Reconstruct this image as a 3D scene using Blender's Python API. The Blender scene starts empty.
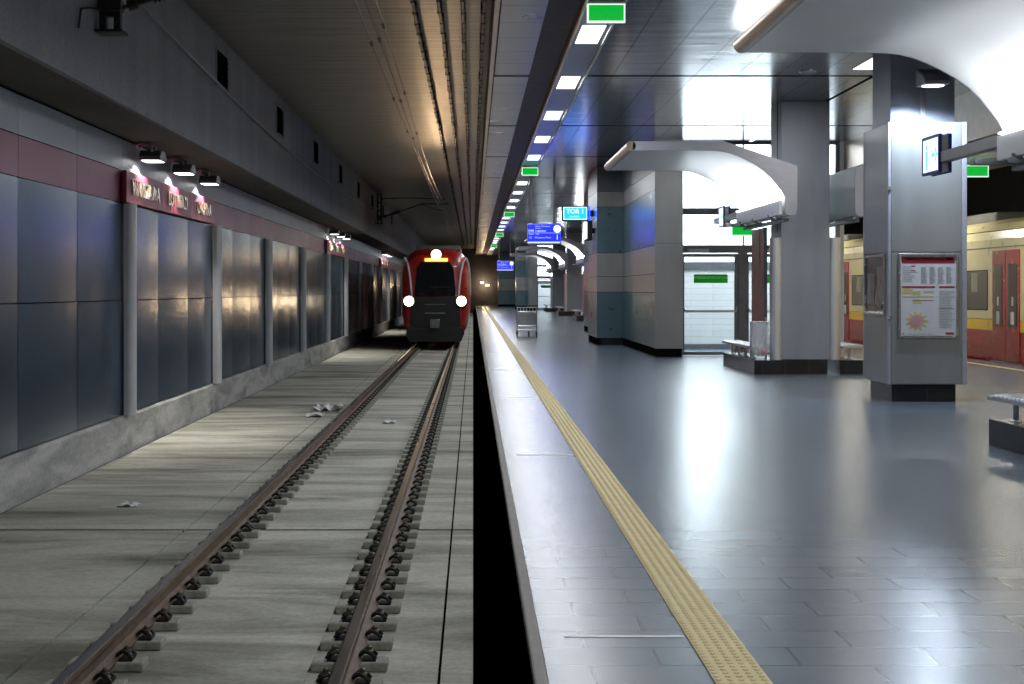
import bpy, bmesh, math, random
from mathutils import Vector, Matrix
random.seed(7)
PI = math.pi
S = bpy.context.scene
COL = S.collection
F = 1422.0

def lin(r, g, b):
    f = lambda c: (c/255/12.92) if c/255 <= 0.04045 else ((c/255+0.055)/1.055)**2.4
    return (f(r), f(g), f(b))

# ------------------------------------------------------------------ materials
def newmat(name):
    m = bpy.data.materials.new(name); m.use_nodes = True
    nt = m.node_tree
    b = nt.nodes['Principled BSDF']
    return m, nt, b

def surf(name, col, rough=0.5, metal=0.0, var=0.12, scale=4.0, bump=0.0, bscale=40.0, stretch=(1, 1, 1), spec=0.5, rvar=0.08, aniso=0.0, coat=0.0):
    """plain procedural surface: noise varies the colour and the roughness a little, optional noise bump"""
    m, nt, b = newmat(name)
    L = nt.links.new
    tc = nt.nodes.new('ShaderNodeTexCoord'); mp = nt.nodes.new('ShaderNodeMapping')
    mp.inputs['Scale'].default_value = stretch
    L(tc.outputs['Object'], mp.inputs['Vector'])
    n = nt.nodes.new('ShaderNodeTexNoise'); n.inputs['Scale'].default_value = scale; n.inputs['Detail'].default_value = 6
    L(mp.outputs['Vector'], n.inputs['Vector'])
    r = nt.nodes.new('ShaderNodeValToRGB')
    r.color_ramp.elements[0].position = 0.3; r.color_ramp.elements[1].position = 0.7
    r.color_ramp.elements[0].color = tuple(c*(1-var) for c in col)+(1,)
    r.color_ramp.elements[1].color = tuple(min(1, c*(1+var)) for c in col)+(1,)
    L(n.outputs['Fac'], r.inputs['Fac']); L(r.outputs['Color'], b.inputs['Base Color'])
    mr = nt.nodes.new('ShaderNodeMapRange')
    mr.inputs['To Min'].default_value = max(0.02, rough-rvar); mr.inputs['To Max'].default_value = min(1, rough+rvar)
    L(n.outputs['Fac'], mr.inputs['Value']); L(mr.outputs['Result'], b.inputs['Roughness'])
    b.inputs['Metallic'].default_value = metal
    b.inputs['Specular IOR Level'].default_value = spec
    b.inputs['Anisotropic'].default_value = aniso
    b.inputs['Coat Weight'].default_value = coat
    if bump:
        n2 = nt.nodes.new('ShaderNodeTexNoise'); n2.inputs['Scale'].default_value = bscale; n2.inputs['Detail'].default_value = 4
        L(mp.outputs['Vector'], n2.inputs['Vector'])
        bp = nt.nodes.new('ShaderNodeBump'); bp.inputs['Strength'].default_value = bump; bp.inputs['Distance'].default_value = 0.02
        L(n2.outputs['Fac'], bp.inputs['Height']); L(bp.outputs['Normal'], b.inputs['Normal'])
    return m

def glow(name, col, strength, base=(0.02, 0.02, 0.02), both=True):
    m, nt, b = newmat(name)
    b.inputs['Base Color'].default_value = base+(1,)
    b.inputs['Roughness'].default_value = 0.5; b.inputs['Specular IOR Level'].default_value = 0.08
    n = nt.nodes.new('ShaderNodeTexNoise'); n.inputs['Scale'].default_value = 3
    mx = nt.nodes.new('ShaderNodeMapRange'); mx.inputs['To Min'].default_value = strength*0.96; mx.inputs['To Max'].default_value = strength*1.04
    nt.links.new(n.outputs['Fac'], mx.inputs['Value']); nt.links.new(mx.outputs['Result'], b.inputs['Emission Strength'])
    b.inputs['Emission Color'].default_value = col+(1,)
    return m

def bricks(name, c1, c2, mortar, w, h, msize, rough, metal=0.0, offset=0.5, axes='XY', bump=0.3, rvar=0.06, spec=0.5, wav=0.0, wscale=(1,1,1), vari=0.5, aniso=0.0, shift=(0,0,0), msmooth=0.1):
    """tiles or panels with thin joints, in the object's own metres"""
    m, nt, b = newmat(name); L = nt.links.new
    tc = nt.nodes.new('ShaderNodeTexCoord')
    mp = nt.nodes.new('ShaderNodeMapping'); mp.inputs['Location'].default_value = shift
    if axes == 'XZ':
        sp = nt.nodes.new('ShaderNodeSeparateXYZ'); cb = nt.nodes.new('ShaderNodeCombineXYZ'); ad = nt.nodes.new('ShaderNodeMath')
        L(tc.outputs['Object'], sp.inputs[0]); L(sp.outputs['X'], ad.inputs[0]); L(sp.outputs['Y'], ad.inputs[1]); L(ad.outputs[0], cb.inputs['X']); L(sp.outputs['Z'], cb.inputs['Y'])
        L(cb.outputs[0], mp.inputs['Vector'])
    else: L(tc.outputs['Object'], mp.inputs['Vector'])
    bt = nt.nodes.new('ShaderNodeTexBrick')
    bt.offset = offset; bt.squash = 1.0
    bt.inputs['Scale'].default_value = 1.0
    bt.inputs['Brick Width'].default_value = w; bt.inputs['Row Height'].default_value = h
    bt.inputs['Mortar Size'].default_value = msize; bt.inputs['Mortar Smooth'].default_value = msmooth; bt.inputs['Bias'].default_value = 0
    bt.inputs['Color1'].default_value = c1+(1,); bt.inputs['Color2'].default_value = c2+(1,); bt.inputs['Mortar'].default_value = mortar+(1,)
    L(mp.outputs['Vector'], bt.inputs['Vector'])
    n = nt.nodes.new('ShaderNodeTexNoise'); n.inputs['Scale'].default_value = 1.3; n.inputs['Detail'].default_value = 5
    L(tc.outputs['Object'], n.inputs['Vector'])
    mix = nt.nodes.new('ShaderNodeMix'); mix.data_type = 'RGBA'; mix.blend_type = 'MULTIPLY'
    mix.inputs['Factor'].default_value = vari
    rp = nt.nodes.new('ShaderNodeValToRGB'); rp.color_ramp.elements[0].color = (0.7, 0.7, 0.7, 1); rp.color_ramp.elements[0].position = 0.3; rp.color_ramp.elements[1].position = 0.7
    L(n.outputs['Fac'], rp.inputs['Fac'])
    L(bt.outputs['Color'], mix.inputs['A']); L(rp.outputs['Color'], mix.inputs['B'])
    L(mix.outputs['Result'], b.inputs['Base Color'])
    mr = nt.nodes.new('ShaderNodeMapRange'); mr.inputs['To Min'].default_value = max(0.02, rough-rvar); mr.inputs['To Max'].default_value = rough+rvar
    L(n.outputs['Fac'], mr.inputs['Value']); L(mr.outputs['Result'], b.inputs['Roughness'])
    b.inputs['Metallic'].default_value = metal; b.inputs['Specular IOR Level'].default_value = spec
    b.inputs['Anisotropic'].default_value = aniso
    bp = nt.nodes.new('ShaderNodeBump'); bp.inputs['Strength'].default_value = bump; bp.inputs['Distance'].default_value = 0.004; bp.invert = True
    L(bt.outputs['Fac'], bp.inputs['Height'])
    last = bp
    if wav:
        mp2 = nt.nodes.new('ShaderNodeMapping'); mp2.inputs['Scale'].default_value = wscale
        L(tc.outputs['Object'], mp2.inputs['Vector'])
        n2 = nt.nodes.new('ShaderNodeTexNoise'); n2.inputs['Scale'].default_value = 1.0; n2.inputs['Detail'].default_value = 2
        L(mp2.outputs['Vector'], n2.inputs['Vector'])
        bp2 = nt.nodes.new('ShaderNodeBump'); bp2.inputs['Strength'].default_value = 1.0; bp2.inputs['Distance'].default_value = wav
        L(n2.outputs['Fac'], bp2.inputs['Height']); L(bp.outputs['Normal'], bp2.inputs['Normal']); last = bp2
    if bump or wav: L(last.outputs['Normal'], b.inputs['Normal'])
    return m

def concrete(name, c_dark, c_light, rough=0.85, scale=0.6, streak=(1, 0.35, 1), bump=0.25, crack=0.0):
    m, nt, b = newmat(name); L = nt.links.new
    tc = nt.nodes.new('ShaderNodeTexCoord')
    mp = nt.nodes.new('ShaderNodeMapping'); mp.inputs['Scale'].default_value = streak; L(tc.outputs['Object'], mp.inputs['Vector'])
    a = nt.nodes.new('ShaderNodeTexNoise'); a.inputs['Scale'].default_value = scale; a.inputs['Detail'].default_value = 9; a.inputs['Roughness'].default_value = 0.62; a.inputs['Distortion'].default_value = 0.6
    L(mp.outputs['Vector'], a.inputs['Vector'])
    r = nt.nodes.new('ShaderNodeValToRGB'); e = r.color_ramp.elements
    e[0].position = 0.34; e[1].position = 0.6; e[0].color = c_dark+(1,); e[1].color = c_light+(1,)
    L(a.outputs['Fac'], r.inputs['Fac'])
    f = nt.nodes.new('ShaderNodeTexNoise'); f.inputs['Scale'].default_value = 26; f.inputs['Detail'].default_value = 6; L(tc.outputs['Object'], f.inputs['Vector'])
    fr = nt.nodes.new('ShaderNodeValToRGB'); fr.color_ramp.elements[0].color = (0.80, 0.79, 0.76, 1); fr.color_ramp.elements[0].position = 0.35; fr.color_ramp.elements[1].position = 0.6
    L(f.outputs['Fac'], fr.inputs['Fac'])
    mix = nt.nodes.new('ShaderNodeMix'); mix.data_type = 'RGBA'; mix.blend_type = 'MULTIPLY'; mix.inputs['Factor'].default_value = 0.8
    L(r.outputs['Color'], mix.inputs['A']); L(fr.outputs['Color'], mix.inputs['B'])
    L(mix.outputs['Result'], b.inputs['Base Color'])
    b.inputs['Roughness'].default_value = rough
    bp = nt.nodes.new('ShaderNodeBump'); bp.inputs['Strength'].default_value = bump; bp.inputs['Distance'].default_value = 0.01
    L(f.outputs['Fac'], bp.inputs['Height']); L(bp.outputs['Normal'], b.inputs['Normal'])
    return m

def glassmat(name, col=(0.9, 0.95, 0.97), rough=0.02, alpha=0.25):
    m, nt, b = newmat(name); L = nt.links.new
    out = nt.nodes['Material Output']
    t = nt.nodes.new('ShaderNodeBsdfTransparent'); t.inputs['Color'].default_value = col+(1,)
    g = nt.nodes.new('ShaderNodeBsdfGlossy'); g.inputs['Roughness'].default_value = rough
    fz = nt.nodes.new('ShaderNodeLayerWeight'); fz.inputs['Blend'].default_value = alpha
    mx = nt.nodes.new('ShaderNodeMixShader')
    L(fz.outputs['Fresnel'], mx.inputs['Fac']); L(t.outputs['BSDF'], mx.inputs[1]); L(g.outputs['BSDF'], mx.inputs[2])
    L(mx.outputs['Shader'], out.inputs['Surface'])
    nt.nodes.remove(b)
    return m

# ------------------------------------------------------------------ mesh builder
class MB:
    def __init__(s): s.v = []; s.f = []; s.m = []; s.sm = []
    def add(s, vs, fs, m=0, smooth=False):
        o = len(s.v); s.v += [tuple(x) for x in vs]
        for f in fs: s.f.append(tuple(o+i for i in f)); s.m.append(m); s.sm.append(smooth)
        return s
    def box(s, x0, x1, y0, y1, z0, z1, m=0):
        v = [(x0, y0, z0), (x1, y0, z0), (x1, y1, z0), (x0, y1, z0), (x0, y0, z1), (x1, y0, z1), (x1, y1, z1), (x0, y1, z1)]
        return s.add(v, [(0, 3, 2, 1), (4, 5, 6, 7), (0, 1, 5, 4), (1, 2, 6, 5), (2, 3, 7, 6), (3, 0, 4, 7)], m)
    def prism(s, prof, y0, y1, axis='y', m=0, smooth=False, caps=True):
        """prof: polygon; axis y -> (x,z), axis x -> (y,z), axis z -> (x,y)"""
        n = len(prof)
        if axis == 'y': P = lambda a, b, t: (a, t, b)
        elif axis == 'x': P = lambda a, b, t: (t, a, b)
        else: P = lambda a, b, t: (a, b, t)
        v = [P(a, b, y0) for a, b in prof]+[P(a, b, y1) for a, b in prof]
        s.add(v, [(i, (i+1) % n, n+(i+1) % n, n+i) for i in range(n)], m, smooth)
        if caps: s.add(v, [tuple(range(n-1, -1, -1)), tuple(range(n, 2*n))], m)
        return s
    def tube(s, pts, r, n=8, m=0, caps=True, smooth=True):
        pts = [Vector(p) for p in pts]; k = len(pts)
        rs = r if isinstance(r, (list, tuple)) else [r]*k
        v = []; up = None
        for i, p in enumerate(pts):
            d = (pts[min(i+1, k-1)]-pts[max(i-1, 0)])
            d = d.normalized() if d.length > 1e-9 else Vector((0, 0, 1))
            if up is None:
                a = Vector((0, 0, 1)) if abs(d.z) < 0.9 else Vector((1, 0, 0))
                up = d.cross(a).normalized()
            up = (up-d*up.dot(d)).normalized(); w = d.cross(up)
            for j in range(n):
                t = 2*PI*j/n; v.append(p+(up*math.cos(t)+w*math.sin(t))*rs[i])
        f = [(i*n+j, i*n+(j+1) % n, (i+1)*n+(j+1) % n, (i+1)*n+j) for i in range(k-1) for j in range(n)]
        s.add(v, f, m, smooth)
        if caps: s.add(v[:n], [tuple(range(n-1, -1, -1))], m); s.add(v[-n:], [tuple(range(n))], m)
        return s
    def cyl(s, p0, p1, r, n=16, m=0, r1=None): return s.tube([p0, p1], [r, r if r1 is None else r1], n, m)
    def lathe(s, prof, c=(0, 0, 0), n=20, m=0, axis='z', smooth=True):
        v = []
        for r, h in prof:
            for j in range(n):
                t = 2*PI*j/n; a, b = r*math.cos(t), r*math.sin(t)
                q = (a, b, h) if axis == 'z' else ((a, h, b) if axis == 'y' else (h, a, b))
                v.append((c[0]+q[0], c[1]+q[1], c[2]+q[2]))
        k = len(prof)
        s.add(v, [(i*n+j, i*n+(j+1) % n, (i+1)*n+(j+1) % n, (i+1)*n+j) for i in range(k-1) for j in range(n)], m, smooth)
        if prof[0][0] > 1e-6: s.add(v[:n], [tuple(range(n-1, -1, -1))], m)
        if prof[-1][0] > 1e-6: s.add(v[-n:], [tuple(range(n))], m)
        return s
    def quad(s, a, b, c, d, m=0): return s.add([a, b, c, d], [(0, 1, 2, 3)], m)
    def build(s, name, mats, parent=None, bevel=0.0, seg=2, org=None, fix=True):
        if not isinstance(mats, (list, tuple)): mats = [mats]
        vs = [Vector(v) for v in s.v]
        if parent is not None: o3 = ORG.get(parent.name, Vector((0, 0, 0)))
        elif org is not None: o3 = Vector(org)
        else:
            lo = [min(v[i] for v in vs) for i in range(3)]; hi = [max(v[i] for v in vs) for i in range(3)]
            o3 = Vector(((lo[0]+hi[0])/2, (lo[1]+hi[1])/2, lo[2]))
        me = bpy.data.meshes.new(name)
        me.from_pydata([v-o3 for v in vs], [], s.f)
        for p, mi, sm in zip(me.polygons, s.m, s.sm): p.material_index = mi; p.use_smooth = sm
        for mt in mats: me.materials.append(mt)
        if fix:
            bm = bmesh.new(); bm.from_mesh(me)
            bmesh.ops.remove_doubles(bm, verts=bm.verts, dist=1e-5)
            bmesh.ops.recalc_face_normals(bm, faces=bm.faces); bm.to_mesh(me); bm.free()
        me.update()
        o = bpy.data.objects.new(name, me); COL.objects.link(o)
        if parent is not None: o.parent = parent
        else: o.location = o3
        ORG[o.name] = o3
        if bevel:
            b = o.modifiers.new('edge', 'BEVEL'); b.width = bevel; b.segments = seg; b.limit_method = 'ANGLE'; b.angle_limit = 0.6; b.harden_normals = False
        return o
ORG = {}

def tag(o, label=None, cat=None, group=None, kind=None):
    if label: o['label'] = label
    if cat: o['category'] = cat
    if group: o['group'] = group
    if kind: o['kind'] = kind
    return o
def thing(name, loc, label, cat, group=None):
    o = bpy.data.objects.new(name, None); COL.objects.link(o); o.location = loc
    o.empty_display_size = 0.2
    ORG[o.name] = Vector(loc)
    return tag(o, label, cat, group)
def struct(name, mb, mats, label, cat, **k):
    return tag(mb.build(name, mats, org=k.pop('org', (0, 0, 0)), **k), label, cat, kind='structure')
def copy_tree(o, loc=None, parent=None):
    c = o.copy(); COL.objects.link(c)
    if parent is not None: c.parent = parent
    if loc is not None: c.location = loc; ORG[c.name] = Vector(loc)
    for ch in list(o.children): copy_tree(ch, None, c)
    return c
def text(body, size, name, mat, parent, loc, rot, depth=0.004, sx=1.0, align='CENTER', label=None, bold=0.0):
    cu = bpy.data.curves.new(name, 'FONT'); cu.body = body; cu.size = size; cu.extrude = depth; cu.align_x = align; cu.align_y = 'CENTER'; cu.offset = bold
    t = bpy.data.objects.new(name, cu); COL.objects.link(t)
    dg = bpy.context.evaluated_depsgraph_get(); me = bpy.data.meshes.new_from_object(t.evaluated_get(dg))
    bpy.data.objects.remove(t)
    me.materials.clear(); me.materials.append(mat)
    o = bpy.data.objects.new(name, me); COL.objects.link(o); o.parent = parent
    off = ORG.get(parent.name, Vector((0, 0, 0)))
    o.location = Vector(loc)-off; o.rotation_euler = rot; o.scale = (sx, 1, 1)
    return o
ORD = 'first second third fourth fifth sixth seventh eighth ninth tenth eleventh twelfth thirteenth fourteenth fifteenth sixteenth seventeenth eighteenth nineteenth twentieth'.split()
TENS = {2: 'twenty', 3: 'thirty', 4: 'forty', 5: 'fifty', 6: 'sixty', 7: 'seventy', 8: 'eighty', 9: 'ninety'}
TENTH = {3: 'thirtieth', 4: 'fortieth', 5: 'fiftieth', 6: 'sixtieth', 7: 'seventieth', 8: 'eightieth', 9: 'ninetieth'}
def ordinal(i):
    n = i+1
    if n <= 20: return ORD[i]
    return TENTH[n//10] if n % 10 == 0 else TENS[n//10]+'-'+ORD[n % 10-1]

# ------------------------------------------------------------------ palette
M = {}
M['tile'] = bricks('platform_tile', (0.083, 0.105, 0.134), (0.101, 0.126, 0.159), (0.030, 0.038, 0.05), 0.6, 0.307, 0.012, 0.27, offset=0.5, bump=0.0, rvar=0.0, spec=0.28, vari=0.0, msmooth=1.0, shift=(0.1, 0.08, 0))
M['edge_stone'] = surf('platform_edge_stone', (0.26, 0.24, 0.23), 0.7, bump=0.2)
M['tactile'] = surf('tactile_yellow', lin(205, 188, 138), 0.6, var=0.08, scale=9)
M['slab'] = concrete('track_slab', (0.17, 0.168, 0.14), (0.58, 0.57, 0.49), streak=(0.35, 1.3, 1), scale=0.9)
M['plinth_concrete'] = concrete('plinth_concrete', (0.24, 0.245, 0.245), (0.52, 0.52, 0.51), scale=1.3, streak=(1, 0.5, 2), bump=0.5)
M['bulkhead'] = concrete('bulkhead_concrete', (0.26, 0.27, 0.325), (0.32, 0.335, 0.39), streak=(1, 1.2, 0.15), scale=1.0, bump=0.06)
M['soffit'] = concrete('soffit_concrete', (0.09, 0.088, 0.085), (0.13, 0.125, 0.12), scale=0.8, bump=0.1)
M['track_ceiling'] = surf('track_ceiling_sheet', (0.21, 0.2, 0.19), 0.40, metal=0.6, var=0.4, scale=2.2, stretch=(0.25, 3.0, 1), bump=1.0, bscale=2.5, rvar=0.1)
M['ceiling'] = bricks('ceiling_metal_panel', (0.27, 0.29, 0.345), (0.31, 0.33, 0.385), (0.015, 0.015, 0.02), 0.685, 1.15, 0.014, 0.19, metal=0.85, offset=0.0, bump=0.4, rvar=0.05, wav=0.007, wscale=(0.9, 2.6, 1), vari=0.5, shift=(-3.03+0.685*4, -18.0+1.15*16, 0))
M['ceiling_edge'] = bricks('ceiling_edge_panel', (0.24, 0.235, 0.23), (0.28, 0.27, 0.265), (0.04, 0.04, 0.04), 4.0, 1.15, 0.014, 0.3, metal=0.8, offset=0.0, bump=0.4, rvar=0.08, wav=0.004, wscale=(1.2, 3, 1), vari=0.5, shift=(1, -18.0+1.15*16, 0))
M['cove'] = surf('cove_dark_metal', (0.026, 0.026, 0.034), 0.55, metal=1.0, var=0.1)
M['strip_sheet'] = bricks('strip_sheet', (0.38, 0.39, 0.41), (0.42, 0.42, 0.44), (0.1, 0.1, 0.1), 3.0, 2.3, 0.01, 0.35, metal=0.7, offset=0.0, bump=0.2, shift=(1, 0.4, 0))
M['warm_metal'] = surf('warm_metal_profile', (0.42, 0.33, 0.27), 0.35, metal=0.9)  # brown metal; on canopy edge tubes the brown stands in for reflected headlights
M['white_paint'] = surf('white_paint', (0.72, 0.73, 0.74), 0.4, var=0.04)
M['hood_white'] = surf('hood_white_coat', (0.74, 0.755, 0.77), 0.32, var=0.03, scale=1.0, spec=0.5)
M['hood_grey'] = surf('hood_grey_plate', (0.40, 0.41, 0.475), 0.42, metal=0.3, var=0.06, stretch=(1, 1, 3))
M['steel'] = surf('brushed_steel', (0.7, 0.7, 0.72), 0.3, metal=0.9, var=0.04, scale=2, rvar=0.015)
M['post_steel'] = surf('post_brushed_steel', (0.72, 0.73, 0.76), 0.42, metal=0.8, var=0.03, rvar=0.01)
M['steel_dark'] = surf('dark_steel', (0.2, 0.2, 0.21), 0.4, metal=0.8)
M['gutter'] = surf('gutter_grey', (0.27, 0.28, 0.28), 0.45, metal=0.4)
M['black'] = surf('matt_black', (0.012, 0.012, 0.013), 0.6)
M['void'] = surf('hollow_shade_black', (0.006, 0.006, 0.006), 1.0, spec=0.0, rvar=0.0)  # flat black; stands in for shade inside slot, gaps, vents and hollows
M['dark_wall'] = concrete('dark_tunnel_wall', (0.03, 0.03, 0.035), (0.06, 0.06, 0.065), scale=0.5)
M['panel_blue'] = surf('wall_panel_steel_blue', (0.050, 0.088, 0.142), 0.24, metal=0.5, var=0.025, scale=0.5, stretch=(1, 1, 0.25), rvar=0.01, spec=0.4)
M['panel_grey'] = surf('wall_panel_grey', (0.19, 0.205, 0.235), 0.42, metal=0.5, var=0.05, scale=1.0)
M['panel_red'] = surf('wall_panel_red', lin(112, 36, 66), 0.4, metal=0.2, var=0.06, scale=1.0)
M['sign_red'] = surf('sign_red_enamel', lin(126, 44, 64), 0.4, metal=0.1, var=0.05)
M['pilaster'] = surf('pilaster_grey', (0.50, 0.51, 0.55), 0.45, metal=0.1, var=0.05)
M['letter_metal'] = surf('letter_gold_metal', (0.75, 0.66, 0.5), 0.22, metal=1.0, var=0.05)
M['clad_grey'] = surf('cladding_grey', (0.36, 0.36, 0.355), 0.34, metal=0.55, var=0.05, stretch=(1, 1, 0.2))
M['clad_dark'] = surf('cladding_dark_grey', (0.19, 0.2, 0.21), 0.32, metal=0.55, var=0.06)
M['clad_teal'] = surf('cladding_teal', (0.13, 0.205, 0.24), 0.3, metal=0.55, var=0.06)
M['column_clad'] = surf('column_cladding', (0.31, 0.345, 0.42), 0.4, metal=0.4, var=0.06, stretch=(1, 1, 0.2))
M['info_clad'] = surf('info_pillar_cladding', (0.36, 0.38, 0.39), 0.36, metal=0.6, var=0.05, stretch=(1, 1, 0.2))
M['plinth_black'] = bricks('plinth_black_tile', (0.014, 0.014, 0.018), (0.019, 0.019, 0.023), (0.04, 0.04, 0.045), 0.45, 0.6, 0.004, 0.25, axes='XZ', offset=0.0, bump=0.1)
M['rail_side'] = surf('rail_rust', (0.135, 0.092, 0.066), 0.65, metal=0.3, var=0.35, scale=5, bump=0.1)
M['rail_top'] = surf('rail_polished', (0.42, 0.40, 0.38), 0.3, metal=1.0, var=0.12, stretch=(6, 0.3, 1))
M['pad'] = concrete('pad_concrete', (0.26, 0.26, 0.22), (0.48, 0.47, 0.41), scale=3)
M['clip'] = surf('clip_black_steel', (0.018, 0.016, 0.014), 0.5, metal=0.4)
M['bolt'] = surf('bolt_rust', (0.12, 0.1, 0.07), 0.55, metal=0.6)
M['cable'] = surf('cable_black', (0.02, 0.018, 0.017), 0.45)
M['copper'] = surf('wire_copper', (0.09, 0.06, 0.045), 0.35, metal=0.9)
M['led'] = glow('led_panel', (0.92, 0.96, 1.0), 2.0, (0.8, 0.8, 0.8))
M['led_right'] = glow('led_panel_warm', (1.0, 0.93, 0.82), 2.0, (0.8, 0.8, 0.8))
M['tube'] = glow('fluorescent_tube', (0.95, 0.98, 1.0), 3.0, (0.8, 0.8, 0.8))
M['flood_lens'] = glow('floodlight_lens', (1.0, 0.97, 0.92), 4.0, (0.8, 0.8, 0.8))
M['flood_blue'] = glow('floodlight_cool_lens', (0.78, 0.88, 1.0), 3.0, (0.8, 0.8, 0.8))
M['headlamp'] = glow('headlamp', (1.0, 0.82, 0.55), 12.0, (0.8, 0.8, 0.8))
M['marker'] = glow('amber_marker', (1.0, 0.45, 0.06), 3.0)
M['marker_warm'] = glow('tunnel_lamp_lens', (1.0, 0.72, 0.42), 3.0)
M['exit_green'] = glow('exit_sign_green', (0.0, 0.5, 0.04), 0.6)
M['exit_white'] = glow('exit_sign_white', (0.75, 1.0, 0.8), 0.75)
M['board_blue'] = glow('board_blue', (0.002, 0.008, 1.0), 3.0)
M['board_white'] = glow('board_white', (0.62, 0.72, 1.0), 0.75)
M['board_face'] = glow('board_clock_white', (0.9, 0.93, 1.0), 1.2)
M['track_cyan'] = glow('track_display_cyan', (0.004, 0.16, 1.0), 3.0)
M['track_white'] = glow('track_display_white', (0.55, 0.92, 1.0), 1.15)
M['track_blue'] = glow('track_display_blue_glow', (0.004, 0.05, 1.0), 3.5)
M['picto_white'] = glow('pictogram_white', (0.93, 0.98, 1.0), 1.05)
M['picto_cyan'] = glow('pictogram_teal', (0.2, 0.62, 0.7), 0.9)
M['blue_frame'] = surf('blue_frame_paint', lin(28, 52, 150), 0.4)
M['sticker_white'] = surf('sticker_white', (0.75, 0.8, 0.76), 0.5, var=0.02)
M['frame_alu'] = surf('door_frame_grey', (0.16, 0.165, 0.175), 0.4, metal=0.4)
M['frame_light'] = surf('door_frame_light', (0.45, 0.46, 0.46), 0.35, metal=0.5)
M['glass'] = glassmat('clear_glass')
M['white_tile'] = bricks('white_wall_tile', (0.84, 0.84, 0.83), (0.88, 0.88, 0.87), (0.62, 0.62, 0.61), 1.2, 0.165, 0.006, 0.35, axes='XZ', offset=0.5, bump=0.3, vari=0.25)
M['yard_white'] = surf('white_render', (0.8, 0.8, 0.8), 0.7, var=0.03)
M['poster_white'] = surf('poster_paper', (0.62, 0.64, 0.68), 0.3, var=0.04, scale=6)
M['poster_red'] = surf('poster_red', lin(150, 40, 62), 0.3, var=0.1)
M['poster_grey'] = surf('poster_print_grey', (0.33, 0.36, 0.41), 0.35, var=0.15, scale=30)
M['poster_yellow'] = surf('poster_yellow', (0.62, 0.5, 0.2), 0.35, var=0.15)
M['poster_green'] = surf('poster_green', (0.45, 0.52, 0.28), 0.35, var=0.2)
M['poster_pink'] = surf('poster_pink', (0.52, 0.3, 0.36), 0.35, var=0.2)
M['poster_dark'] = surf('dark_photo_print', (0.05, 0.05, 0.058), 0.25, var=0.7, scale=3)
M['poster_dim'] = surf('dark_photo_shape', (0.16, 0.165, 0.17), 0.3, var=0.5, scale=5)
M['alu_frame'] = surf('snap_frame_aluminium', (0.68, 0.69, 0.7), 0.25, metal=0.9, var=0.04)
M['maroon'] = surf('maroon_board', lin(110, 40, 44), 0.35, var=0.08)
M['brown_print'] = surf('brown_print', lin(120, 78, 52), 0.4, var=0.2)
M['train_red'] = surf('train_red_paint', lin(152, 8, 18), 0.25, var=0.04, coat=0.3)
M['front_red'] = surf('train_front_red_paint', lin(165, 28, 26), 0.3, var=0.05, coat=0.3)
M['train_cream'] = surf('train_cream_paint', lin(222, 212, 160), 0.3, var=0.03, coat=0.3)
M['train_yellow'] = surf('train_yellow_paint', lin(235, 192, 8), 0.3, var=0.03, coat=0.3)
M['train_glass'] = surf('train_dark_glass', (0.012, 0.013, 0.015), 0.06, var=0.1, spec=0.7)
M['train_grey'] = surf('train_roof_grey', (0.16, 0.16, 0.16), 0.5)
M['rubber'] = surf('black_rubber', (0.015, 0.015, 0.015), 0.7)
M['plastic'] = glassmat('clear_plastic_bag', (0.82, 0.86, 0.9), 0.12, 0.45)
def film(name, base, amount, col):
    m = M[base] if base else None
    m, nt, b = newmat(name); L = nt.links.new
    tr = nt.nodes.new('ShaderNodeBsdfTranslucent'); tr.inputs['Color'].default_value = col+(1,)
    b.inputs['Base Color'].default_value = col+(1,); b.inputs['Roughness'].default_value = 0.3
    n = nt.nodes.new('ShaderNodeTexNoise'); n.inputs['Scale'].default_value = 6
    mr = nt.nodes.new('ShaderNodeMapRange'); mr.inputs['To Min'].default_value = amount-0.08; mr.inputs['To Max'].default_value = amount+0.08
    L(n.outputs['Fac'], mr.inputs['Value'])
    mx = nt.nodes.new('ShaderNodeMixShader'); L(mr.outputs['Result'], mx.inputs['Fac'])
    L(b.outputs['BSDF'], mx.inputs[1]); L(tr.outputs['BSDF'], mx.inputs[2])
    return m, nt, mx
m_f, nt_f, mx_f = film('green_film_sticker', None, 0.6, lin(20, 175, 60)); nt_f.links.new(mx_f.outputs[0], nt_f.nodes['Material Output'].inputs['Surface']); M['sticker_green'] = m_f
m_f, nt_f, mx_f = film('milky_plastic_bag', None, 0.5, (0.8, 0.84, 0.9))
tp = nt_f.nodes.new('ShaderNodeBsdfTransparent'); mz = nt_f.nodes.new('ShaderNodeMixShader'); mz.inputs['Fac'].default_value = 0.5
nt_f.links.new(mx_f.outputs[0], mz.inputs[1]); nt_f.links.new(tp.outputs[0], mz.inputs[2]); nt_f.links.new(mz.outputs[0], nt_f.nodes['Material Output'].inputs['Surface']); M['plastic'] = m_f
M['paper'] = surf('crumpled_paper', (0.62, 0.62, 0.6), 0.7)
M['red_bit'] = surf('red_wrapper', (0.5, 0.05, 0.04), 0.4)
M['blind'] = surf('roller_blind', lin(150, 150, 130), 0.7)
M['trolley'] = surf('trolley_steel', (0.6, 0.6, 0.6), 0.35, metal=0.7)
M['trolley_panel'] = surf('trolley_panel_grey', (0.48, 0.48, 0.49), 0.4, metal=0.2)
# ================================================================== THE SETTING
XW, ZB = -5.05, -0.75            # face of the left wall, top of the track slab
Y0, Y1 = -9.0, 146.0
ZC, ZT = 5.2, 5.81               # platform ceiling, track ceiling
PY = [20.46+7.0*k for k in range(-3, 13)]  # left wall, bulkhead, track ceiling and their fittings: coordinates shrunk about the camera

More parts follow.
